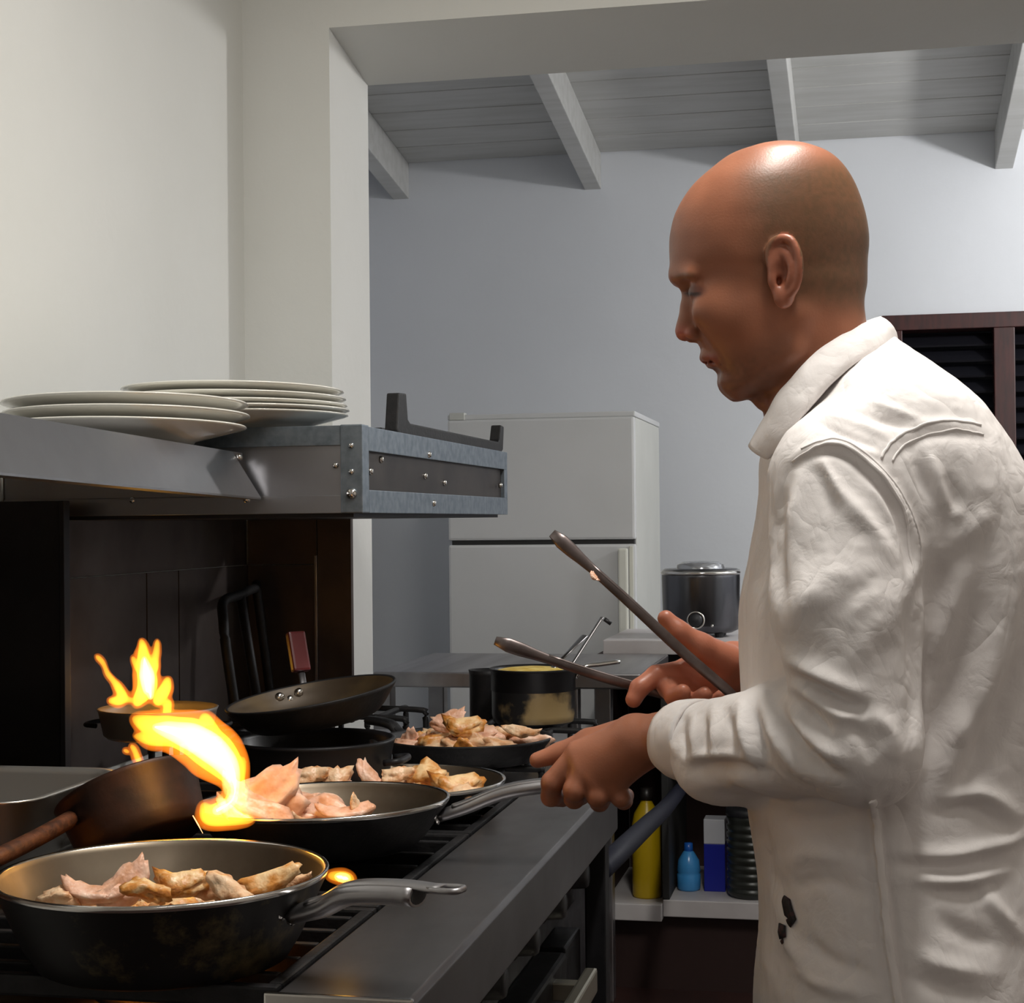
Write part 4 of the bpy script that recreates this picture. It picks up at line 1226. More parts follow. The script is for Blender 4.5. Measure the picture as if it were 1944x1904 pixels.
# neck
B.cone(H(1533, 565), H(1562, 800), 0.057, 0.058, 0.022)
for s in (-1, 1):
    B.cone(H(1515, 600, s * 0.052), H(1490, 770, s * 0.022), 0.011, 0.012, 0.016)
    B.cone(H(1406, 728, s * 0.016), H(1494, 668, s * 0.047), 0.013, 0.014, 0.016)       # jaw
    B.ell(H(1368, 592, s * 0.043), (0.026, 0.016, 0.012), 0.030)                            # cheekbone
    B.ell(H(1330, 512, s * 0.080), (0.030, 0.020, 0.014), 0.018, 's')                       # temple
    B.cone(H(1288, 523, s * 0.008), H(1312, 523, s * 0.040), 0.0068, 0.0050, 0.014)         # brow
    B.ell(H(1300, 553, s * 0.031), (0.0115, 0.0100, 0.0165), 0.008, 's')                      # socket
    B.ell(H(1326, 554, s * 0.031), (0.0105, 0.0105, 0.0135), 0.006)                         # lidded eye
    B.cone(H(1322, 567, s * 0.022), H(1336, 568, s * 0.042), 0.0030, 0.0025, 0.006)          # lower lid bag
B.cone(H(1398, 726, -0.010), H(1398, 726, 0.010), 0.0125, 0.0125, 0.014)                  # chin
B.ell(H(1452, 752), (0.012, 0.014, 0.010), 0.012)                                         # throat
# nose
B.chain([H(1306, 545), H(1308, 585), H(1306, 615), H(1300, 630)], [0.0050, 0.0075, 0.0095, 0.0100], 0.009)
for s in (-1, 1):
    B.ell(H(1319, 633, s * 0.0125), (0.0095, 0.0075, 0.0065), 0.005)
    B.ell(H(1311, 645, s * 0.0065), (0.0050, 0.0040, 0.0030), 0.002, 's')
    B.cone(H(1330, 628, s * 0.021), H(1362, 682, s * 0.033), 0.0022, 0.0022, 0.008, 's')    # smile fold
# mouth
B.chain([H(1356, 680, -0.022), H(1343, 676, -0.010), H(1341, 676, 0), H(1343, 676, 0.010), H(1356, 680, 0.022)], [0.003, 0.0048, 0.0052, 0.0048, 0.003], 0.006)
B.chain([H(1366, 691, -0.020), H(1357, 692, -0.009), H(1355, 692, 0), H(1357, 692, 0.009), H(1366, 691, 0.020)], [0.003, 0.0048, 0.0054, 0.0048, 0.003], 0.006)
B.chain([H(1371, 688, -0.025), H(1352, 685.5, -0.016), H(1341, 684.5, 0), H(1352, 685.5, 0.016), H(1371, 688, 0.025)], [0.0012, 0.0016, 0.0018, 0.0016, 0.0012], 0.003, 's')
B.ell(H(1355, 709), (0.006, 0.005, 0.018), 0.008, 's')
# ears
for s in (-1, 1):
    def E(px, py, w=0.0):
        return H(px, py, s * (0.0735 + (px - 1460) * 0.00027 + w))
    B.ell(E(1488, 512, -0.001), (0.0165, 0.0330, 0.0085), 0.006)
    B.ell(E(1487, 524, 0.0105), (0.0105, 0.0190, 0.0090), 0.004, 's')
    B.ell(E(1490, 480, 0.0115), (0.0095, 0.0130, 0.0055), 0.004, 's')
    hx = [E(*q) for q in ((1466, 512, 0.004), (1459, 486, 0.005), (1466, 462, 0.006), (1484, 452, 0.006), (1503, 457, 0.006), (1515, 482, 0.006), (1518, 512, 0.005), (1511, 543, 0.003), (1500, 560, 0.002))]
    B.chain(spline(hx, 26), [0.0036] * 26, 0.003)
    ah = [E(*q) for q in ((1484, 474, 0.004), (1498, 492, 0.005), (1502, 518, 0.005), (1496, 542, 0.004))]
    B.chain(spline(ah, 12), [0.0027] * 12, 0.004)
    B.ell(E(1504, 484, 0.001), (0.0065, 0.0110, 0.0042), 0.004)
    B.ell(E(1488, 565, 0.001), (0.0105, 0.0115, 0.0055), 0.005)
    B.ell(E(1468, 532, 0.004), (0.0050, 0.0075, 0.0042), 0.004)
    B.ell(E(1479, 534, 0.002), (0.0030, 0.0050, 0.0060), 0.002, 's')

# torso core, legs (under the clothes)
B.cone(Lc(1600, 800, 1.80), Lc(1680, 930, 1.80), 0.055, 0.105, 0.04)
B.cone(Lc(1680, 930, 1.80), Lc(1690, 1500, 1.80), 0.115, 0.110, 0.04)
B.cone(Lc(1690, 1500, 1.80), Lc(1700, 1850, 1.80), 0.110, 0.125, 0.04)
B.cone(Lc(1640, 880, 1.70), Lc(1660, 880, 1.92), 0.06, 0.06, 0.04)
HIP = []
for s in (-1, 1):
    hip = np.array([0.405, -0.53, -1.80 + s * 0.085])
    knee = np.array([0.385, -0.86, -1.80 + s * 0.10])
    ank = np.array([0.415, -1.245, -1.80 + s * 0.105])
    B.cone(hip, knee, 0.080, 0.055, 0.03); B.cone(knee, ank, 0.055, 0.036, 0.02)
    B.cone(ank, ank + np.array([-0.13, -0.045, 0]), 0.036, 0.026, 0.02)
    HIP.append((hip, knee, ank))

# near (left) arm and hand gripping the pan handle
SH, EL, WR = Lc(1612, 915, 1.668), Lc(1628, 1402, 1.615), Lc(1268, 1402, 1.845)
B.cone(SH, EL, 0.050, 0.040, 0.02); B.cone(EL, WR, 0.041, 0.0265, 0.015)
HB = Lc(1215, 1405, 1.865)
B.cone(WR, HB, 0.0265, 0.028, 0.015)
mcp = [Lc(1098, 1430, 1.885), Lc(1108, 1458, 1.874), Lc(1130, 1480, 1.868), Lc(1163, 1494, 1.867)]
for q, (m_, r_) in enumerate(zip(mcp, (0.0150, 0.0155, 0.0150, 0.0135))):
    B.cone(HB + (m_ - HB) * 0.12, m_, 0.0245, r_, 0.014)
fing = [[(1048, 1486, 1.886), (1046, 1512, 1.902), (1068, 1516, 1.930)],
        [(1090, 1500, 1.868), (1090, 1516, 1.888), (1104, 1512, 1.920)],
        [(1134, 1512, 1.864), (1138, 1522, 1.884), (1148, 1514, 1.912)],
        [(1178, 1514, 1.864), (1184, 1520, 1.882), (1190, 1510, 1.906)]]
for m_, f_, r_ in zip(mcp, fing, (0.0122, 0.0122, 0.0118, 0.0105)):
    B.chain([m_] + [Lc(*q) for q in f_], [r_ + 0.0012, r_, r_ * 0.92, r_ * 0.80], 0.0035)
B.chain([Lc(1205, 1388, 1.885), Lc(1118, 1408, 1.908), Lc(1062, 1430, 1.916), Lc(1020, 1443, 1.916)], [0.0185, 0.0145, 0.0115, 0.0092], 0.006)

# far (right) arm and hand holding the tongs
SH2, EL2, WR2 = Lc(1650, 905, 1.94), Lc(1570, 1285, 2.05), Lc(1392, 1272, 1.995)
B.cone(SH2, EL2, 0.050, 0.041, 0.02); B.cone(EL2, WR2, 0.042, 0.031, 0.015)
PB = Lc(1345, 1278, 1.985)
B.cone(WR2, PB, 0.031, 0.028, 0.014)
mcp2 = [Lc(1303, 1272, 1.972), Lc(1316, 1290, 1.980), Lc(1336, 1304, 1.986), Lc(1358, 1312, 1.990)]
for m_, r_ in zip(mcp2, (0.0150, 0.0150, 0.0145, 0.0130)):
    B.cone(PB, m_, 0.024, r_, 0.012)
fing2 = [[(1246, 1282, 1.952), (1214, 1306, 1.940), (1203, 1328, 1.936)],
         [(1268, 1306, 1.946), (1280, 1322, 1.926), (1296, 1314, 1.915)],
         [(1300, 1326, 1.946), (1318, 1334, 1.926), (1338, 1318, 1.916)],
         [(1338, 1336, 1.950), (1356, 1336, 1.932), (1370, 1322, 1.924)]]
for m_, f_, r_ in zip(mcp2, fing2, (0.0118, 0.0118, 0.0112, 0.0100)):
    B.chain([m_] + [Lc(*q) for q in f_], [r_ + 0.0010, r_, r_ * 0.93, r_ * 0.82], 0.0035)
B.chain([Lc(1378, 1256, 1.968), Lc(1330, 1228, 1.952), Lc(1288, 1200, 1.946), Lc(1264, 1174, 1.948)], [0.0215, 0.0155, 0.0125, 0.0098], 0.007)

BP, BQ = B.mesh()
del B
BP = relax(BP, BQ, 1, 0.5)
BW = to_world(BP)

# skin colour: scalp stubble, beard shadow, lips, brows, flush
_dd = np.where(BP[:, 1] > 0.09, D0 - np.abs(BP[:, 2] + D0), -BP[:, 2])
px_ = CX + F * BP[:, 0] / _dd
py_ = CY - F * BP[:, 1] / _dd
def sm(e0, e1, x):
    t = np.clip((x - e0) / (e1 - e0), 0, 1)
    return t * t * (3 - 2 * t)
def lin(*c): return np.array(srgb(*c)[:3])
colr = np.tile(lin(156, 99, 73), (len(BP), 1))
nz = vnoise(BP, 60, 2)
nz2 = vnoise(BP, 260, 4)
colr = colr * (0.90 + 0.2 * nz)[:, None]
def blend(mask, c):
    global colr
    colr = colr * (1 - mask[:, None]) + np.asarray(c)[None, :] * mask[:, None]
aw = np.abs(BP[:, 2] + D0)
headm = (py_ < 790) & (np.abs(BP[:, 2] + D0) < 0.12) & (px_ > 1240) & (px_ < 1700)
# hair shadow: behind a line from the crown corner to the temple, down to the nape
hl = sm(0, 105, (px_ - (1360 + (py_ - 330) * 0.22)) ) * sm(285, 345, py_ + (px_ - 1480) * 0.1 * (px_ > 1480)) * (1 - sm(540, 610, py_ - (px_ - 1560) * 0.15)) * headm
earm = (aw > 0.0715) & headm & (np.hypot((px_ - 1490) / 34, (py_ - 515) / 74) < 1)
hl = hl * (~earm)
blend(hl * (0.58 + 0.25 * nz2), lin(88, 70, 47))
bd = sm(0, 60, (py_ - 640) + (px_ - 1400) * 0.35) * headm * (1 - sm(1440, 1540, px_)) * (1 - sm(740, 765, py_) * 0.4)
blend(bd * (0.40 + 0.25 * nz2), lin(96, 66, 52))
blend(sm(0.0, 1.0, 1 - np.hypot((px_ - 1292) / 34, (py_ - 632) / 26)) * headm * 0.55, lin(196, 98, 84))
lip = np.clip(1 - np.hypot((px_ - 1349) / 24, (py_ - 684) / 15), 0, 1) * headm * (aw < 0.028)
blend(np.clip(lip * 1.6, 0, 0.7), lin(150, 78, 66))
brow = np.clip(1 - np.hypot((px_ - 1300) / 26, (py_ - (524 + (px_ - 1300) * -0.1)) / 8), 0, 1) * headm
blend(np.clip(brow * 1.4, 0, 0.6), lin(120, 84, 56))
eye_shade = np.clip(1 - np.hypot((px_ - 1318) / 28, (py_ - 552) / 17), 0, 1) * headm  # shade of the eye socket painted into the skin colour
blend(np.clip(eye_shade * 1.5, 0, 0.75), lin(88, 48, 42))
lash = np.clip(1 - np.hypot((px_ - 1316) / 20, (py_ - 558) / 4.5), 0, 1) * headm
blend(np.clip(lash * 2.0, 0, 0.85), lin(40, 24, 24))
blend(earm * 0.25, lin(176, 96, 78))
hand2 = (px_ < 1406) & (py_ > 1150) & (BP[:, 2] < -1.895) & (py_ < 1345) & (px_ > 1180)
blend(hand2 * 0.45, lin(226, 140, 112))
def skin_mat():
    m, nt, b = _new('skin')
    a = nt.nodes.new('ShaderNodeAttribute'); a.attribute_name = 'skin'
    nt.links.new(a.outputs['Color'], b.inputs['Base Color'])
    b.inputs['Roughness'].default_value = 0.40
    b.inputs['Subsurface Weight'].default_value = 0.12
    b.inputs['Subsurface Radius'].default_value = (0.012, 0.005, 0.003)
    tc = nt.nodes.new('ShaderNodeTexCoord')
    n = nt.nodes.new('ShaderNodeTexNoise'); n.inputs['Scale'].default_value = 420; n.inputs['Detail'].default_value = 3
    nt.links.new(tc.outputs['Object'], n.inputs['Vector'])
    bp = nt.nodes.new('ShaderNodeBump'); bp.inputs['Distance'].default_value = 0.00025; bp.inputs['Strength'].default_value = 0.6
    nt.links.new(n.outputs['Fac'], bp.inputs['Height']); nt.links.new(bp.outputs[0], b.inputs['Normal'])
    return m
me = np_mesh('body', BW - ROOT, BQ)
at_ = me.attributes.new('skin', 'FLOAT_COLOR', 'POINT')
at_.data.foreach_set('color', np.concatenate([np.clip(colr, 0, 1), np.ones((len(colr), 1))], 1).astype(np.float32).ravel())
link('body', me, skin_mat(), cook)

# ------------------------------------------------------------------ shirt
TD = 1.80
hsh = 0.0027
S = Vol([np.arange(0.10, 0.63, hsh), np.arange(-0.725, 0.19, hsh), np.arange(-2.15, -1.50, hsh)])
rows = [(632, 1655, 1692, 0.02), (655, 1618, 1706, 0.055), (700, 1556, 1762, 0.116), (760, 1506, 1829, 0.164), (820, 1466, 1879, 0.180), (880, 1450, 1916, 0.190), (950, 1447, 1948, 0.192), (1050, 1428, 1975, 0.186), (1150, 1410, 1985, 0.178),
        (1250, 1406, 1985, 0.172), (1350, 1410, 1980, 0.168), (1450, 1416, 1972, 0.168), (1550, 1424, 1968, 0.172), (1650, 1441, 1970, 0.178), (1750, 1447, 1976, 0.185), (1850, 1441, 1983, 0.19), (1950, 1437, 1986, 0.192), (2060, 1440, 1988, 0.194), (2165, 1440, 1988, 0.196)]
fn, lo, hi = section_fn(rows, TD, 2.3)
S.apply(fn, lo, hi, 0)
A0, A1, A2 = Lc(1600, 915, 1.665), Lc(1606, 1150, 1.625), Lc(1632, 1400, 1.605)
A3, A4 = Lc(1480, 1405, 1.690), Lc(1312, 1406, 1.815)
S.cone(A0, A1, 0.074, 0.071, 0.022); S.cone(A1, A2, 0.071, 0.058, 0.012)
S.cone(A2, A3, 0.058, 0.056, 0.010); S.cone(A3, A4, 0.056, 0.0385, 0.010)
S.ell(Lc(1375, 1465, 1.765), (0.050, 0.036, 0.035), 0.03)
S.ell(Lc(1655, 1462, 1.62), (0.035, 0.030, 0.035), 0.03)
# far sleeve, rolled
F0, F1, F2 = Lc(1650, 905, 1.945), Lc(1572, 1285, 2.05), Lc(1452, 1276, 2.015)
S.cone(F0, F1, 0.070, 0.058, 0.015); S.cone(F1, F2, 0.058, 0.048, 0.012)
# openings
dv = (A4 - A3) / np.linalg.norm(A4 - A3)
S.cone(A4 + dv * 0.052, A4 + dv * 0.12, 0.062, 0.065, 0.0, 's')
S.cone(A4 - dv * 0.02, A4 + dv * 0.06, 0.0335, 0.0345, 0.003, 's')
dv2 = (F2 - F1) / np.linalg.norm(F2 - F1)
S.cone(F2 - dv2 * 0.01, F2 + dv2 * 0.06, 0.043, 0.045, 0.003, 's')
S.cone(Lc(1566, 790, 1.80), Lc(1520, 560, 1.79), 0.060, 0.085, 0.004, 's')
SP, SQ = S.mesh()
del S
SP = relax(SP, SQ, 3, 0.5)
SN = normals(SP, SQ)
spx = CX + F * SP[:, 0] / -SP[:, 2]
spy = CY - F * SP[:, 1] / -SP[:, 2]
view = -SP / np.linalg.norm(SP, axis=1)[:, None]
facing = np.clip((SN * view).sum(1), 0, 1)
# only the surface on the near side of the torso takes these folds
near = sm(-1.86, -1.80, SP[:, 2]) * sm(0.05, 0.3, facing)
disp = np.zeros(len(SP))
wob = vnoise(SP, 40, 21)
def stroke(pts, width, amp, n=40, lo=None, side=None):
    """a soft ridge (amp>0, mm) or valley (amp<0) in the cloth along a line"""
    global disp
    C = np.array(spline(pts, n))
    x0, y0 = C.min(0) - 3.2 * width; x1, y1 = C.max(0) + 3.2 * width
    idx = np.flatnonzero((spx > x0) & (spx < x1) & (spy > y0) & (spy < y1) & (near > 0.01))
    if not len(idx):
        return
    p = np.stack([spx[idx], spy[idx]], 1)
    best = np.full(len(idx), 1e9); bt = np.zeros(len(idx))
    for i in range(n - 1):
        a, b = C[i], C[i + 1]
        ab = b - a
        t = np.clip(((p - a) @ ab) / (ab @ ab + 1e-9), 0, 1)
        d = np.hypot(*(p - (a + t[:, None] * ab)).T)
        m = d < best
        best[m] = d[m]; bt[m] = (i + t[m]) / (n - 1)
    taper = np.sin(np.pi * np.clip(bt * 0.94 + 0.03, 0, 1)) ** 0.9 * (0.75 + 0.5 * wob[idx])
    disp[idx] += amp * 0.0015 * np.exp(-(best / width) ** 2) * taper * near[idx]
FOLDS = [
    # yoke and shoulder
    ([(1680, 850), (1735, 812), (1790, 802), (1872, 812)], 10, 1.6), ([(1700, 872), (1745, 838), (1800, 826), (1885, 834)], 9, -1.4),
    ([(1545, 800), (1600, 825), (1662, 852)], 8, -3.0), ([(1552, 782), (1620, 800), (1690, 832)], 8, 2.4), ([(1600, 778), (1680, 800), (1738, 818)], 8, -2.8), ([(1640, 760), (1700, 780), (1752, 800)], 9, 2.4),
    ([(1560, 815), (1620, 845), (1670, 868)], 8, 2.2), ([(1660, 690), (1720, 700), (1770, 715)], 8, -1.6), ([(1640, 705), (1690, 712), (1750, 728)], 7, 1.4),
    # armhole seam
    ([(1500, 872), (1545, 848), (1590, 845), (1640, 872), (1690, 928), (1722, 985), (1738, 1045), (1738, 1110)], 9, 3.2),
    ([(1496, 892), (1545, 864), (1588, 860), (1632, 888), (1678, 942), (1706, 998), (1722, 1055), (1724, 1120)], 9, -4.2),
    # sleeve head
    ([(1562, 868), (1600, 940), (1660, 1010), (1705, 1080)], 16, 3.5), ([(1640, 900), (1680, 960), (1712, 1040)], 9, 3.0), ([(1545, 880), (1575, 950), (1590, 985)], 14, -1.6), ([(1560, 870), (1580, 910), (1596, 950)], 8, 3.0),
    ([(1500, 890), (1478, 980), (1476, 1080), (1490, 1180)], 14, -4.5), ([(1525, 885), (1505, 980), (1500, 1100)], 14, 3.0),
    ([(1738, 1110), (1736, 1200), (1742, 1300), (1735, 1400)], 16, -6.0),
    ([(1480, 1215), (1520, 1150), (1600, 1060)], 26, 3.0), ([(1560, 1200), (1620, 1130), (1690, 1090)], 24, -2.5), ([(1600, 1280), (1660, 1200), (1720, 1150)], 26, 2.5),
    # elbow
    ([(1482, 1236), (1530, 1268), (1590, 1300), (1650, 1322)], 18, 6.5), ([(1494, 1280), (1550, 1308), (1610, 1338), (1650, 1350)], 13, -9.0),
    ([(1498, 1296), (1550, 1330), (1600, 1360), (1630, 1352)], 13, 5.5), ([(1505, 1310), (1545, 1362), (1580, 1392)], 11, -6.0), ([(1490, 1318), (1520, 1375), (1570, 1425), (1620, 1450)], 13, 5.0),
    ([(1470, 1318), (1500, 1390), (1560, 1455), (1610, 1480)], 12, -4.5), ([(1450, 1325), (1472, 1400), (1520, 1462), (1570, 1490)], 13, 4.5), ([(1600, 1370), (1640, 1400), (1660, 1450)], 14, -4.0), ([(1640, 1340), (1690, 1390), (1700, 1450)], 16, 4.0),
    ([(1430, 1325), (1440, 1400), (1470, 1470)], 11, -3.5), ([(1405, 1330), (1412, 1400), (1440, 1475)], 10, 3.5),
    # forearm gathers
    ([(1380, 1340), (1384, 1390), (1396, 1450)], 10, -3.5), ([(1356, 1342), (1360, 1400), (1368, 1440)], 9, 3.8), ([(1336, 1350), (1338, 1400), (1346, 1440)], 8, -3.2), ([(1316, 1352), (1316, 1400), (1324, 1445)], 8, 3.2), ([(1296, 1352), (1294, 1400), (1300, 1440)], 7, -3.0), ([(1280, 1352), (1274, 1400), (1280, 1440)], 6, 2.2),
    ([(1300, 1462), (1380, 1452), (1470, 1470)], 12, -4.0), ([(1310, 1490), (1390, 1486), (1460, 1500)], 16, 3.0), ([(1300, 1440), (1360, 1432), (1420, 1440)], 10, 3.5),
    # chest front beside the arm
    ([(1462, 960), (1440, 1060), (1420, 1180), (1418, 1300)], 14, -2.5), ([(1448, 1000), (1428, 1100), (1414, 1220)], 8, 2.0),
    # back
    ([(1750, 830), (1775, 900), (1800, 960), (1830, 985)], 14, 4.0), ([(1730, 840), (1752, 910), (1772, 960)], 13, -4.0), ([(1790, 900), (1810, 950), (1800, 980)], 14, -3.5), ([(1800, 1040), (1780, 1120), (1770, 1200)], 28, -4.5), ([(1880, 960), (1850, 1000), (1800, 1040)], 20, 3.0),
    ([(1930, 1010), (1910, 1140), (1868, 1280), (1810, 1420), (1765, 1540)], 34, 8.5), ([(1870, 1120), (1830, 1240), (1780, 1360), (1745, 1450)], 26, -6.0), ([(1938, 1230), (1900, 1340), (1845, 1450), (1800, 1520)], 24, -6.5), ([(1840, 1060), (1800, 1160), (1770, 1260)], 20, 3.5),
    ([(1744, 1200), (1752, 1320), (1745, 1430), (1720, 1520)], 14, 3.5),
    ([(1790, 1520), (1860, 1505), (1944, 1560)], 18, 6.0), ([(1770, 1545), (1850, 1535), (1930, 1585)], 14, -5.0),
    ([(1700, 1618), (1800, 1622), (1900, 1600), (1960, 1580)], 13, 5.5), ([(1700, 1640), (1800, 1650), (1900, 1632)], 12, -5.5), ([(1720, 1668), (1820, 1672), (1920, 1650)], 12, 4.0), ([(1760, 1690), (1840, 1698), (1900, 1680)], 14, -4.0),
    ([(1860, 1680), (1905, 1740), (1950, 1790)], 14, 4.5), ([(1780, 1740), (1840, 1780), (1910, 1800)], 20, -3.5), ([(1720, 1800), (1800, 1835), (1900, 1850)], 18, 4.0), ([(1710, 1850), (1800, 1880), (1890, 1900)], 16, -3.0),
    # lower side, front
    ([(1470, 1548), (1540, 1556), (1640, 1545)], 16, -5.0), ([(1480, 1640), (1540, 1622), (1630, 1640)], 18, 3.0), ([(1500, 1690), (1560, 1672), (1640, 1700)], 18, -3.0), ([(1452, 1560), (1462, 1640), (1490, 1720)], 12, -3.0), ([(1470, 1680), (1500, 1790), (1540, 1850)], 14, 4.0), ([(1520, 1770), (1570, 1820), (1660, 1850)], 16, -3.5), ([(1500, 1830), (1560, 1868), (1650, 1890)], 14, 3.5), ([(1448, 1740), (1462, 1830), (1480, 1904)], 12, 3.0),
    # side seam
    ([(1654, 1495), (1664, 1580), (1676, 1680), (1688, 1790), (1706, 1904), (1714, 1990)], 7, 2.6), ([(1640, 1500), (1650, 1600), (1664, 1700), (1676, 1800), (1692, 1910)], 8, -2.2), ([(1672, 1505), (1682, 1600), (1694, 1700), (1706, 1800), (1722, 1910)], 8, -2.0),
]
for f_ in FOLDS:
    stroke(*f_)
# pucker along the seams
for k in range(26):
    t = k / 25
    x = 1658 + 46 * t; y = 1520 + 385 * t
    stroke([(x - 7, y + 2), (x, y), (x + 9, y - 3)], 3.2, 0.7, n=4)
for k in range(16):
    q = spline([(1690, 920), (1716, 975), (1733, 1030), (1740, 1080)], 16)[k]
    stroke([(q[0] - 4, q[1] + 2), (q[0] + 8, q[1] - 3), (q[0] + 16, q[1] - 6)], 3.0, 0.6, n=4)
# general crumple everywhere
cr1 = vnoise(SP * np.array([1, 0.55, 1]), 26, 5) - 0.5
cr2 = np.abs(vnoise(SP * np.array([1, 0.8, 1]), 46, 8) - 0.5)
cr3 = np.abs(vnoise(SP, 95, 9) - 0.5)
disp += 0.0030 * cr1 - 0.0022 * cr2 + 0.0008 * cr3
SP = SP + SN * disp[:, None]
SP = relax(SP, SQ, 1, 0.25)
SW = to_world(SP)
def cotton():
    m, nt, b = _new('white_cotton')
    b.inputs['Base Color'].default_value = srgb(232, 227, 225)
    b.inputs['Roughness'].default_value = 0.85
    b.inputs['Specular IOR Level'].default_value = 0.2
    tc = nt.nodes.new('ShaderNodeTexCoord')
    def nz(scale, det, dist, stretch):
        mp = nt.nodes.new('ShaderNodeMapping'); mp.inputs['Scale'].default_value = stretch
        nt.links.new(tc.outputs['Object'], mp.inputs['Vector'])
        n = nt.nodes.new('ShaderNodeTexNoise')
        n.inputs['Scale'].default_value = scale; n.inputs['Detail'].default_value = det; n.inputs['Distortion'].default_value = dist
        nt.links.new(mp.outputs[0], n.inputs['Vector'])
        return n.outputs['Fac']
    def ridge(x):
        a = nt.nodes.new('ShaderNodeMath'); a.operation = 'SUBTRACT'; a.inputs[1].default_value = 0.5
        nt.links.new(x, a.inputs[0])
        c = nt.nodes.new('ShaderNodeMath'); c.operation = 'ABSOLUTE'
        nt.links.new(a.outputs[0], c.inputs[0])
        return c.outputs[0]
    prev = None
    for src, dist in ((ridge(nz(13, 2, 0.9, (1, 1, 0.6))), 0.010), (ridge(nz(34, 3, 0.6, (1, 1, 0.8))), 0.0030), (nz(900, 2, 0, (1, 1, 1)), 0.00012)):
        bp = nt.nodes.new('ShaderNodeBump'); bp.inputs['Distance'].default_value = dist; bp.inputs['Strength'].default_value = 0.75
        nt.links.new(src, bp.inputs['Height'])
        if prev is not None:
            nt.links.new(prev, bp.inputs['Normal'])
        prev = bp.outputs[0]
    nt.links.new(prev, b.inputs['Normal'])
    return m
M_shirt = cotton()
link('shirt', np_mesh('shirt', SW - ROOT, SQ), M_shirt, cook)

def ribbon(name, top, bot, th, m, n=48, flare=0.0):
    """cloth strip between two space curves, with thickness"""
    T, Bt = np.array(spline(top, n)), np.array(spline(bot, n))
    rowsn = 7
    G = []
    for j in range(rowsn):
        t = j / (rowsn - 1)
        row = T * (1 - t) + Bt * t
        G.append(row)
    G = np.array(G)
    cen = G.reshape(-1, 3).mean(0)
    du = np.gradient(G, axis=1); dv_ = np.gradient(G, axis=0)
    N = np.cross(du, dv_); N /= np.linalg.norm(N, axis=2)[..., None] + 1e-9
    axis_c = np.interp(np.arange(n), [0, n - 1], [0, 1])
    sgn = np.sign((N * (G - cen)).sum(2).mean()) or 1
    N *= sgn
    bul = np.sin(np.linspace(0, np.pi, rowsn))[:, None, None] * flare
    wob = (vnoise(G.reshape(-1, 3), 60, 3).reshape(rowsn, n) - 0.5)[..., None] * 0.003
    O = G + N * (th / 2 + bul + wob); I = G - N * (th / 2 - bul - wob)
    V = np.concatenate([O.reshape(-1, 3), I.reshape(-1, 3)])
    Fs = []
    o = rowsn * n
    for j in range(rowsn - 1):
        for i in range(n - 1):
            a, b, c, d = j * n + i, j * n + i + 1, (j + 1) * n + i + 1, (j + 1) * n + i
            Fs.append((a, b, c, d)); Fs.append((o + d, o + c, o + b, o + a))
    for i in range(n - 1):
        Fs.append((i, o + i, o + i + 1, i + 1))
        e = (rowsn - 1) * n
        Fs.append((e + i + 1, o + e + i + 1, o + e + i, e + i))
    for j in range(rowsn - 1):
        a, d = j * n, (j + 1) * n
        Fs.append((a, d, o + d, o + a))
        a, d = j * n + n - 1, (j + 1) * n + n - 1
        Fs.append((d, a, o + a, o + d))
    V = to_world(V)
    ob = link(name, mesh_from(name, V - ROOT, Fs), m, cook, True)
    bm = bmesh.new(); bm.from_mesh(ob.data); bmesh.ops.recalc_face_normals(bm, faces=bm.faces[:]); bm.to_mesh(ob.data); bm.free()
    return ob
def half(pts, s):
    return [Lc(x, y, 1.785 - s * w) for x, y, w in pts]
topc = [(1668, 603, 0.0), (1640, 614, 0.034), (1590, 642, 0.060), (1540, 678, 0.068), (1495, 728, 0.066), (1458, 782, 0.054), (1424, 846, 0.036)]
botc = [(1703, 655, 0.0), (1682, 662, 0.050), (1622, 692, 0.082), (1570, 736, 0.096), (1528, 786, 0.099), (1494, 832, 0.092), (1455, 872, 0.066)]
ct = half(topc, -1)[::-1] + half(topc, 1)[1:]
cb = half(botc, -1)[::-1] + half(botc, 1)[1:]
ribbon('collar', ct, cb, 0.0035, M_shirt, n=90, flare=0.006)
# inner collar stand hugging the neck
std = [(1700, 668, 0.0), (1660, 690, 0.05), (1600, 725, 0.070), (1545, 765, 0.074), (1500, 815, 0.068), (1462, 870, 0.045)]
tpi = [(1660, 612, 0.0), (1632, 624, 0.032), (1584, 652, 0.056), (1536, 690, 0.064), (1494, 740, 0.060), (1462, 790, 0.048)]
ribbon('collar_stand', half(tpi, -1)[::-1] + half(tpi, 1)[1:], half(std, -1)[::-1] + half(std, 1)[1:], 0.003, M_shirt, n=80)
# cuff
axd = dv
u1_ = np.cross(axd, [0, 1, 0]); u1_ /= np.linalg.norm(u1_); u2_ = np.cross(axd, u1_)
def ringp(c, r, n=40):
    return [c + u1_ * r * math.cos(2 * math.pi * i / n) * 1.0 + u2_ * r * math.sin(2 * math.pi * i / n) for i in range(n + 1)]
CF = A4 + dv * 0.004
cuffo = ribbon('cuff', ringp(CF + dv * 0.021, 0.0385), ringp(CF - dv * 0.030, 0.0425), 0.004, M_shirt, n=72, flare=0.002)

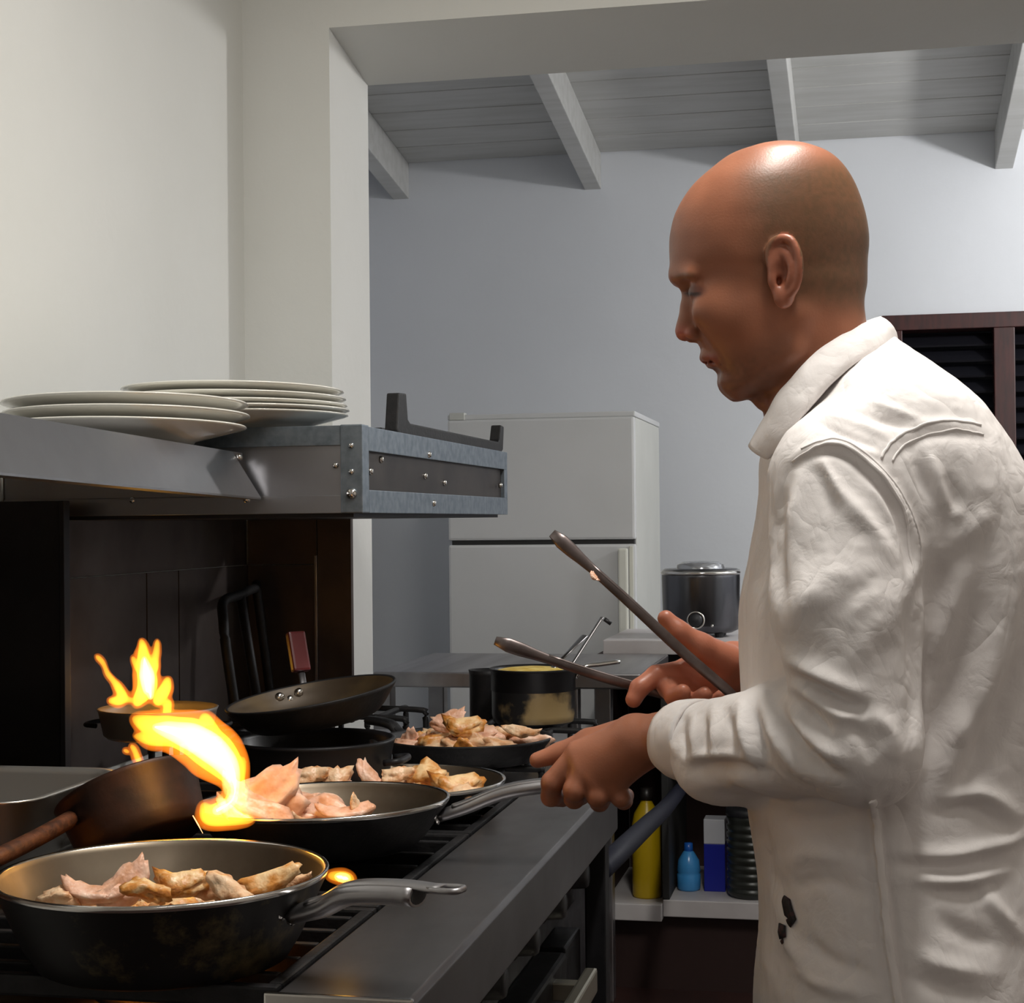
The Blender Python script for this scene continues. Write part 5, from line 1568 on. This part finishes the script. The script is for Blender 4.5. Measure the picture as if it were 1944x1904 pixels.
def on_shirt(px, py):
    m = np.flatnonzero((np.abs(spx - px) < 5) & (np.abs(spy - py) < 5))
    i = m[np.argmax(SP[m, 2])]
    return SW[i], to_world((SP[i] + SN[i] * 0.01)[None])[0] - SW[i]
def seam(name, path, n, r, lift=0.0006, flat=0.4):
    pp = []
    for q in spline(path, n):
        p, nn = on_shirt(q[0], q[1])
        nn = nn / np.linalg.norm(nn)
        pp.append(p + nn * lift - ROOT)
    pp = np.array(pp)
    for _ in range(3):
        pp[1:-1] = 0.5 * pp[1:-1] + 0.25 * (pp[:-2] + pp[2:])
    tube(name, [tuple(p) for p in pp], r, M_shirt, cook, n=8, flat=flat, upv=tuple(-FWD))
seam('armhole_seam', [(1500, 876), (1545, 852), (1590, 849), (1640, 876), (1688, 930), (1718, 985), (1733, 1045), (1737, 1085)], 60, [0.0016] * 54 + [0.0013, 0.001, 0.0008, 0.0005, 0.0003, 0.0001])
seam('armhole_seam', [(1520, 850), (1556, 836), (1594, 834), (1650, 864), (1702, 920), (1732, 978), (1748, 1042), (1751, 1080)], 60, [0.0010] * 54 + [0.0009, 0.0008, 0.0006, 0.0004, 0.0002, 0.0001])
seam('yoke_seam', [(1674, 866), (1690, 842), (1712, 824), (1745, 808), (1790, 797), (1840, 799), (1866, 805)], 50, 0.0014)
seam('yoke_seam', [(1696, 872), (1716, 845), (1750, 827), (1796, 815), (1842, 816), (1872, 822)], 50, 0.0010)
seam('side_seam', [(1657, 1522), (1667, 1600), (1680, 1700), (1693, 1800), (1708, 1904), (1720, 2000)], 90, 0.0042, flat=0.3)
M_emb = mat('black_embroidery', (0.012, 0.011, 0.013, 1), 0.7, col2=(0.05, 0.018, 0.022, 1), scale=160, lo=0.5, hi=0.62)
marks = [[(1483, 1706, 5), (1490, 1712, 8), (1494, 1728, 8), (1500, 1742, 7), (1496, 1752, 5)], [(1488, 1752, 6), (1490, 1766, 7), (1492, 1778, 6)], [(1490, 1786, 3), (1492, 1793, 2)]]
emb = None
for q in marks:
    pp, rr = [], []
    for (x, y, r_) in q:
        p, nn = on_shirt(x, y)
        pp.append(p + nn / np.linalg.norm(nn) * 0.0012 - ROOT); rr.append(r_ * 3.4 / F)
    ob = tube('embroidered_mark', [tuple(p) for p in pp], rr, M_emb, cook, n=12, flat=0.35, upv=tuple(nn / np.linalg.norm(nn)))

# trousers and shoes (below the frame)
T = Vol([np.arange(0.20, 0.62, 0.006), np.arange(-1.34, -0.44, 0.006), np.arange(-2.05, -1.55, 0.006)])
T.cone(np.array([0.40, -0.58, -1.85]), np.array([0.40, -0.58, -1.75]), 0.115, 0.115, 0.02)
for hip, knee, ank in HIP:
    T.cone(hip + np.array([0, -0.06, 0]), knee, 0.092, 0.078, 0.03); T.cone(knee, ank, 0.078, 0.068, 0.02)
TP, TQ = T.mesh()
TN = normals(TP, TQ)
TP = TP + TN * ((vnoise(TP * np.array([1, 0.5, 1]), 20, 4) - 0.5) * 0.012)[:, None]
TW = to_world(TP)
TW[:, 2] = np.maximum(TW[:, 2], 0.035)
link('trousers', np_mesh('trousers', TW - ROOT, TQ), mat('dark_cloth', srgb(40, 40, 46), 0.85), cook)
for hip, knee, ank in HIP:
    Fv = Vol([np.arange(ank[0] - 0.24, ank[0] + 0.10, 0.005), np.arange(-1.36, -1.18, 0.005), np.arange(ank[2] - 0.07, ank[2] + 0.07, 0.005)])
    Fv.cone(ank + np.array([0.025, -0.045, 0]), ank + np.array([-0.16, -0.055, 0]), 0.045, 0.042, 0.02)
    Fv.cone(ank, ank + np.array([0, -0.05, 0]), 0.05, 0.045, 0.02)
    FP, FQ = Fv.mesh()
    FW = to_world(FP); FW[:, 2] = np.maximum(FW[:, 2], 0.001)
    link('shoe', np_mesh('shoe', FW - ROOT, FQ), mat('black_leather', (0.02, 0.019, 0.02, 1), 0.4), cook)

# ------------------------------------------------------------------ tongs
hg = at(1404, 1336, 1.915)
tg = thing('tongs', 'long steel kitchen tongs held open in the cook\'s right hand', 'tongs', tuple(hg))
M_tong = mat('worn_tong_steel', (0.22, 0.185, 0.18, 1), 0.4, 1.0, col2=(0.14, 0.115, 0.11, 1), scale=30)
def tong_arm(pts):
    P = np.array(spline([p - hg for p in pts], 30))
    w = [0.0050 + 0.0012 * math.sin(i / 29 * 3.14) for i in range(30)]
    w[-4:] = [0.0065, 0.0080, 0.0085, 0.0050]
    o = tube('arm', [tuple(p) for p in P], w, M_tong, tg, n=14, flat=0.45, upv=tuple(-FWD))
    rim = P[:26] + np.array(UP) * 0.004
    tube('rolled_edge', [tuple(p) for p in rim], 0.0022, M_tong, o, n=8)
    return o
tong_arm([hg, at(1380, 1310, 1.913), at(1290, 1232, 1.918), at(1180, 1130, 1.925), at(1048, 1012, 1.935)])
tong_arm([hg, at(1350, 1333, 1.935), at(1270, 1320, 1.962), at(1120, 1278, 1.955), at(940, 1216, 1.945)])
link('hinge', lathe_mesh('hinge', [(0, 0.008), (0.007, 0.007), (0.008, 0), (0.007, -0.007), (0, -0.008)], 16), M_tong, tg)
bit = at(1128, 1094, 1.925) - hg
o = link('food_scrap', CH[6], None, tg); o.location = tuple(bit); o.scale = (0.22, 0.22, 0.22); o.rotation_euler = (0.6, 0.9, 0)
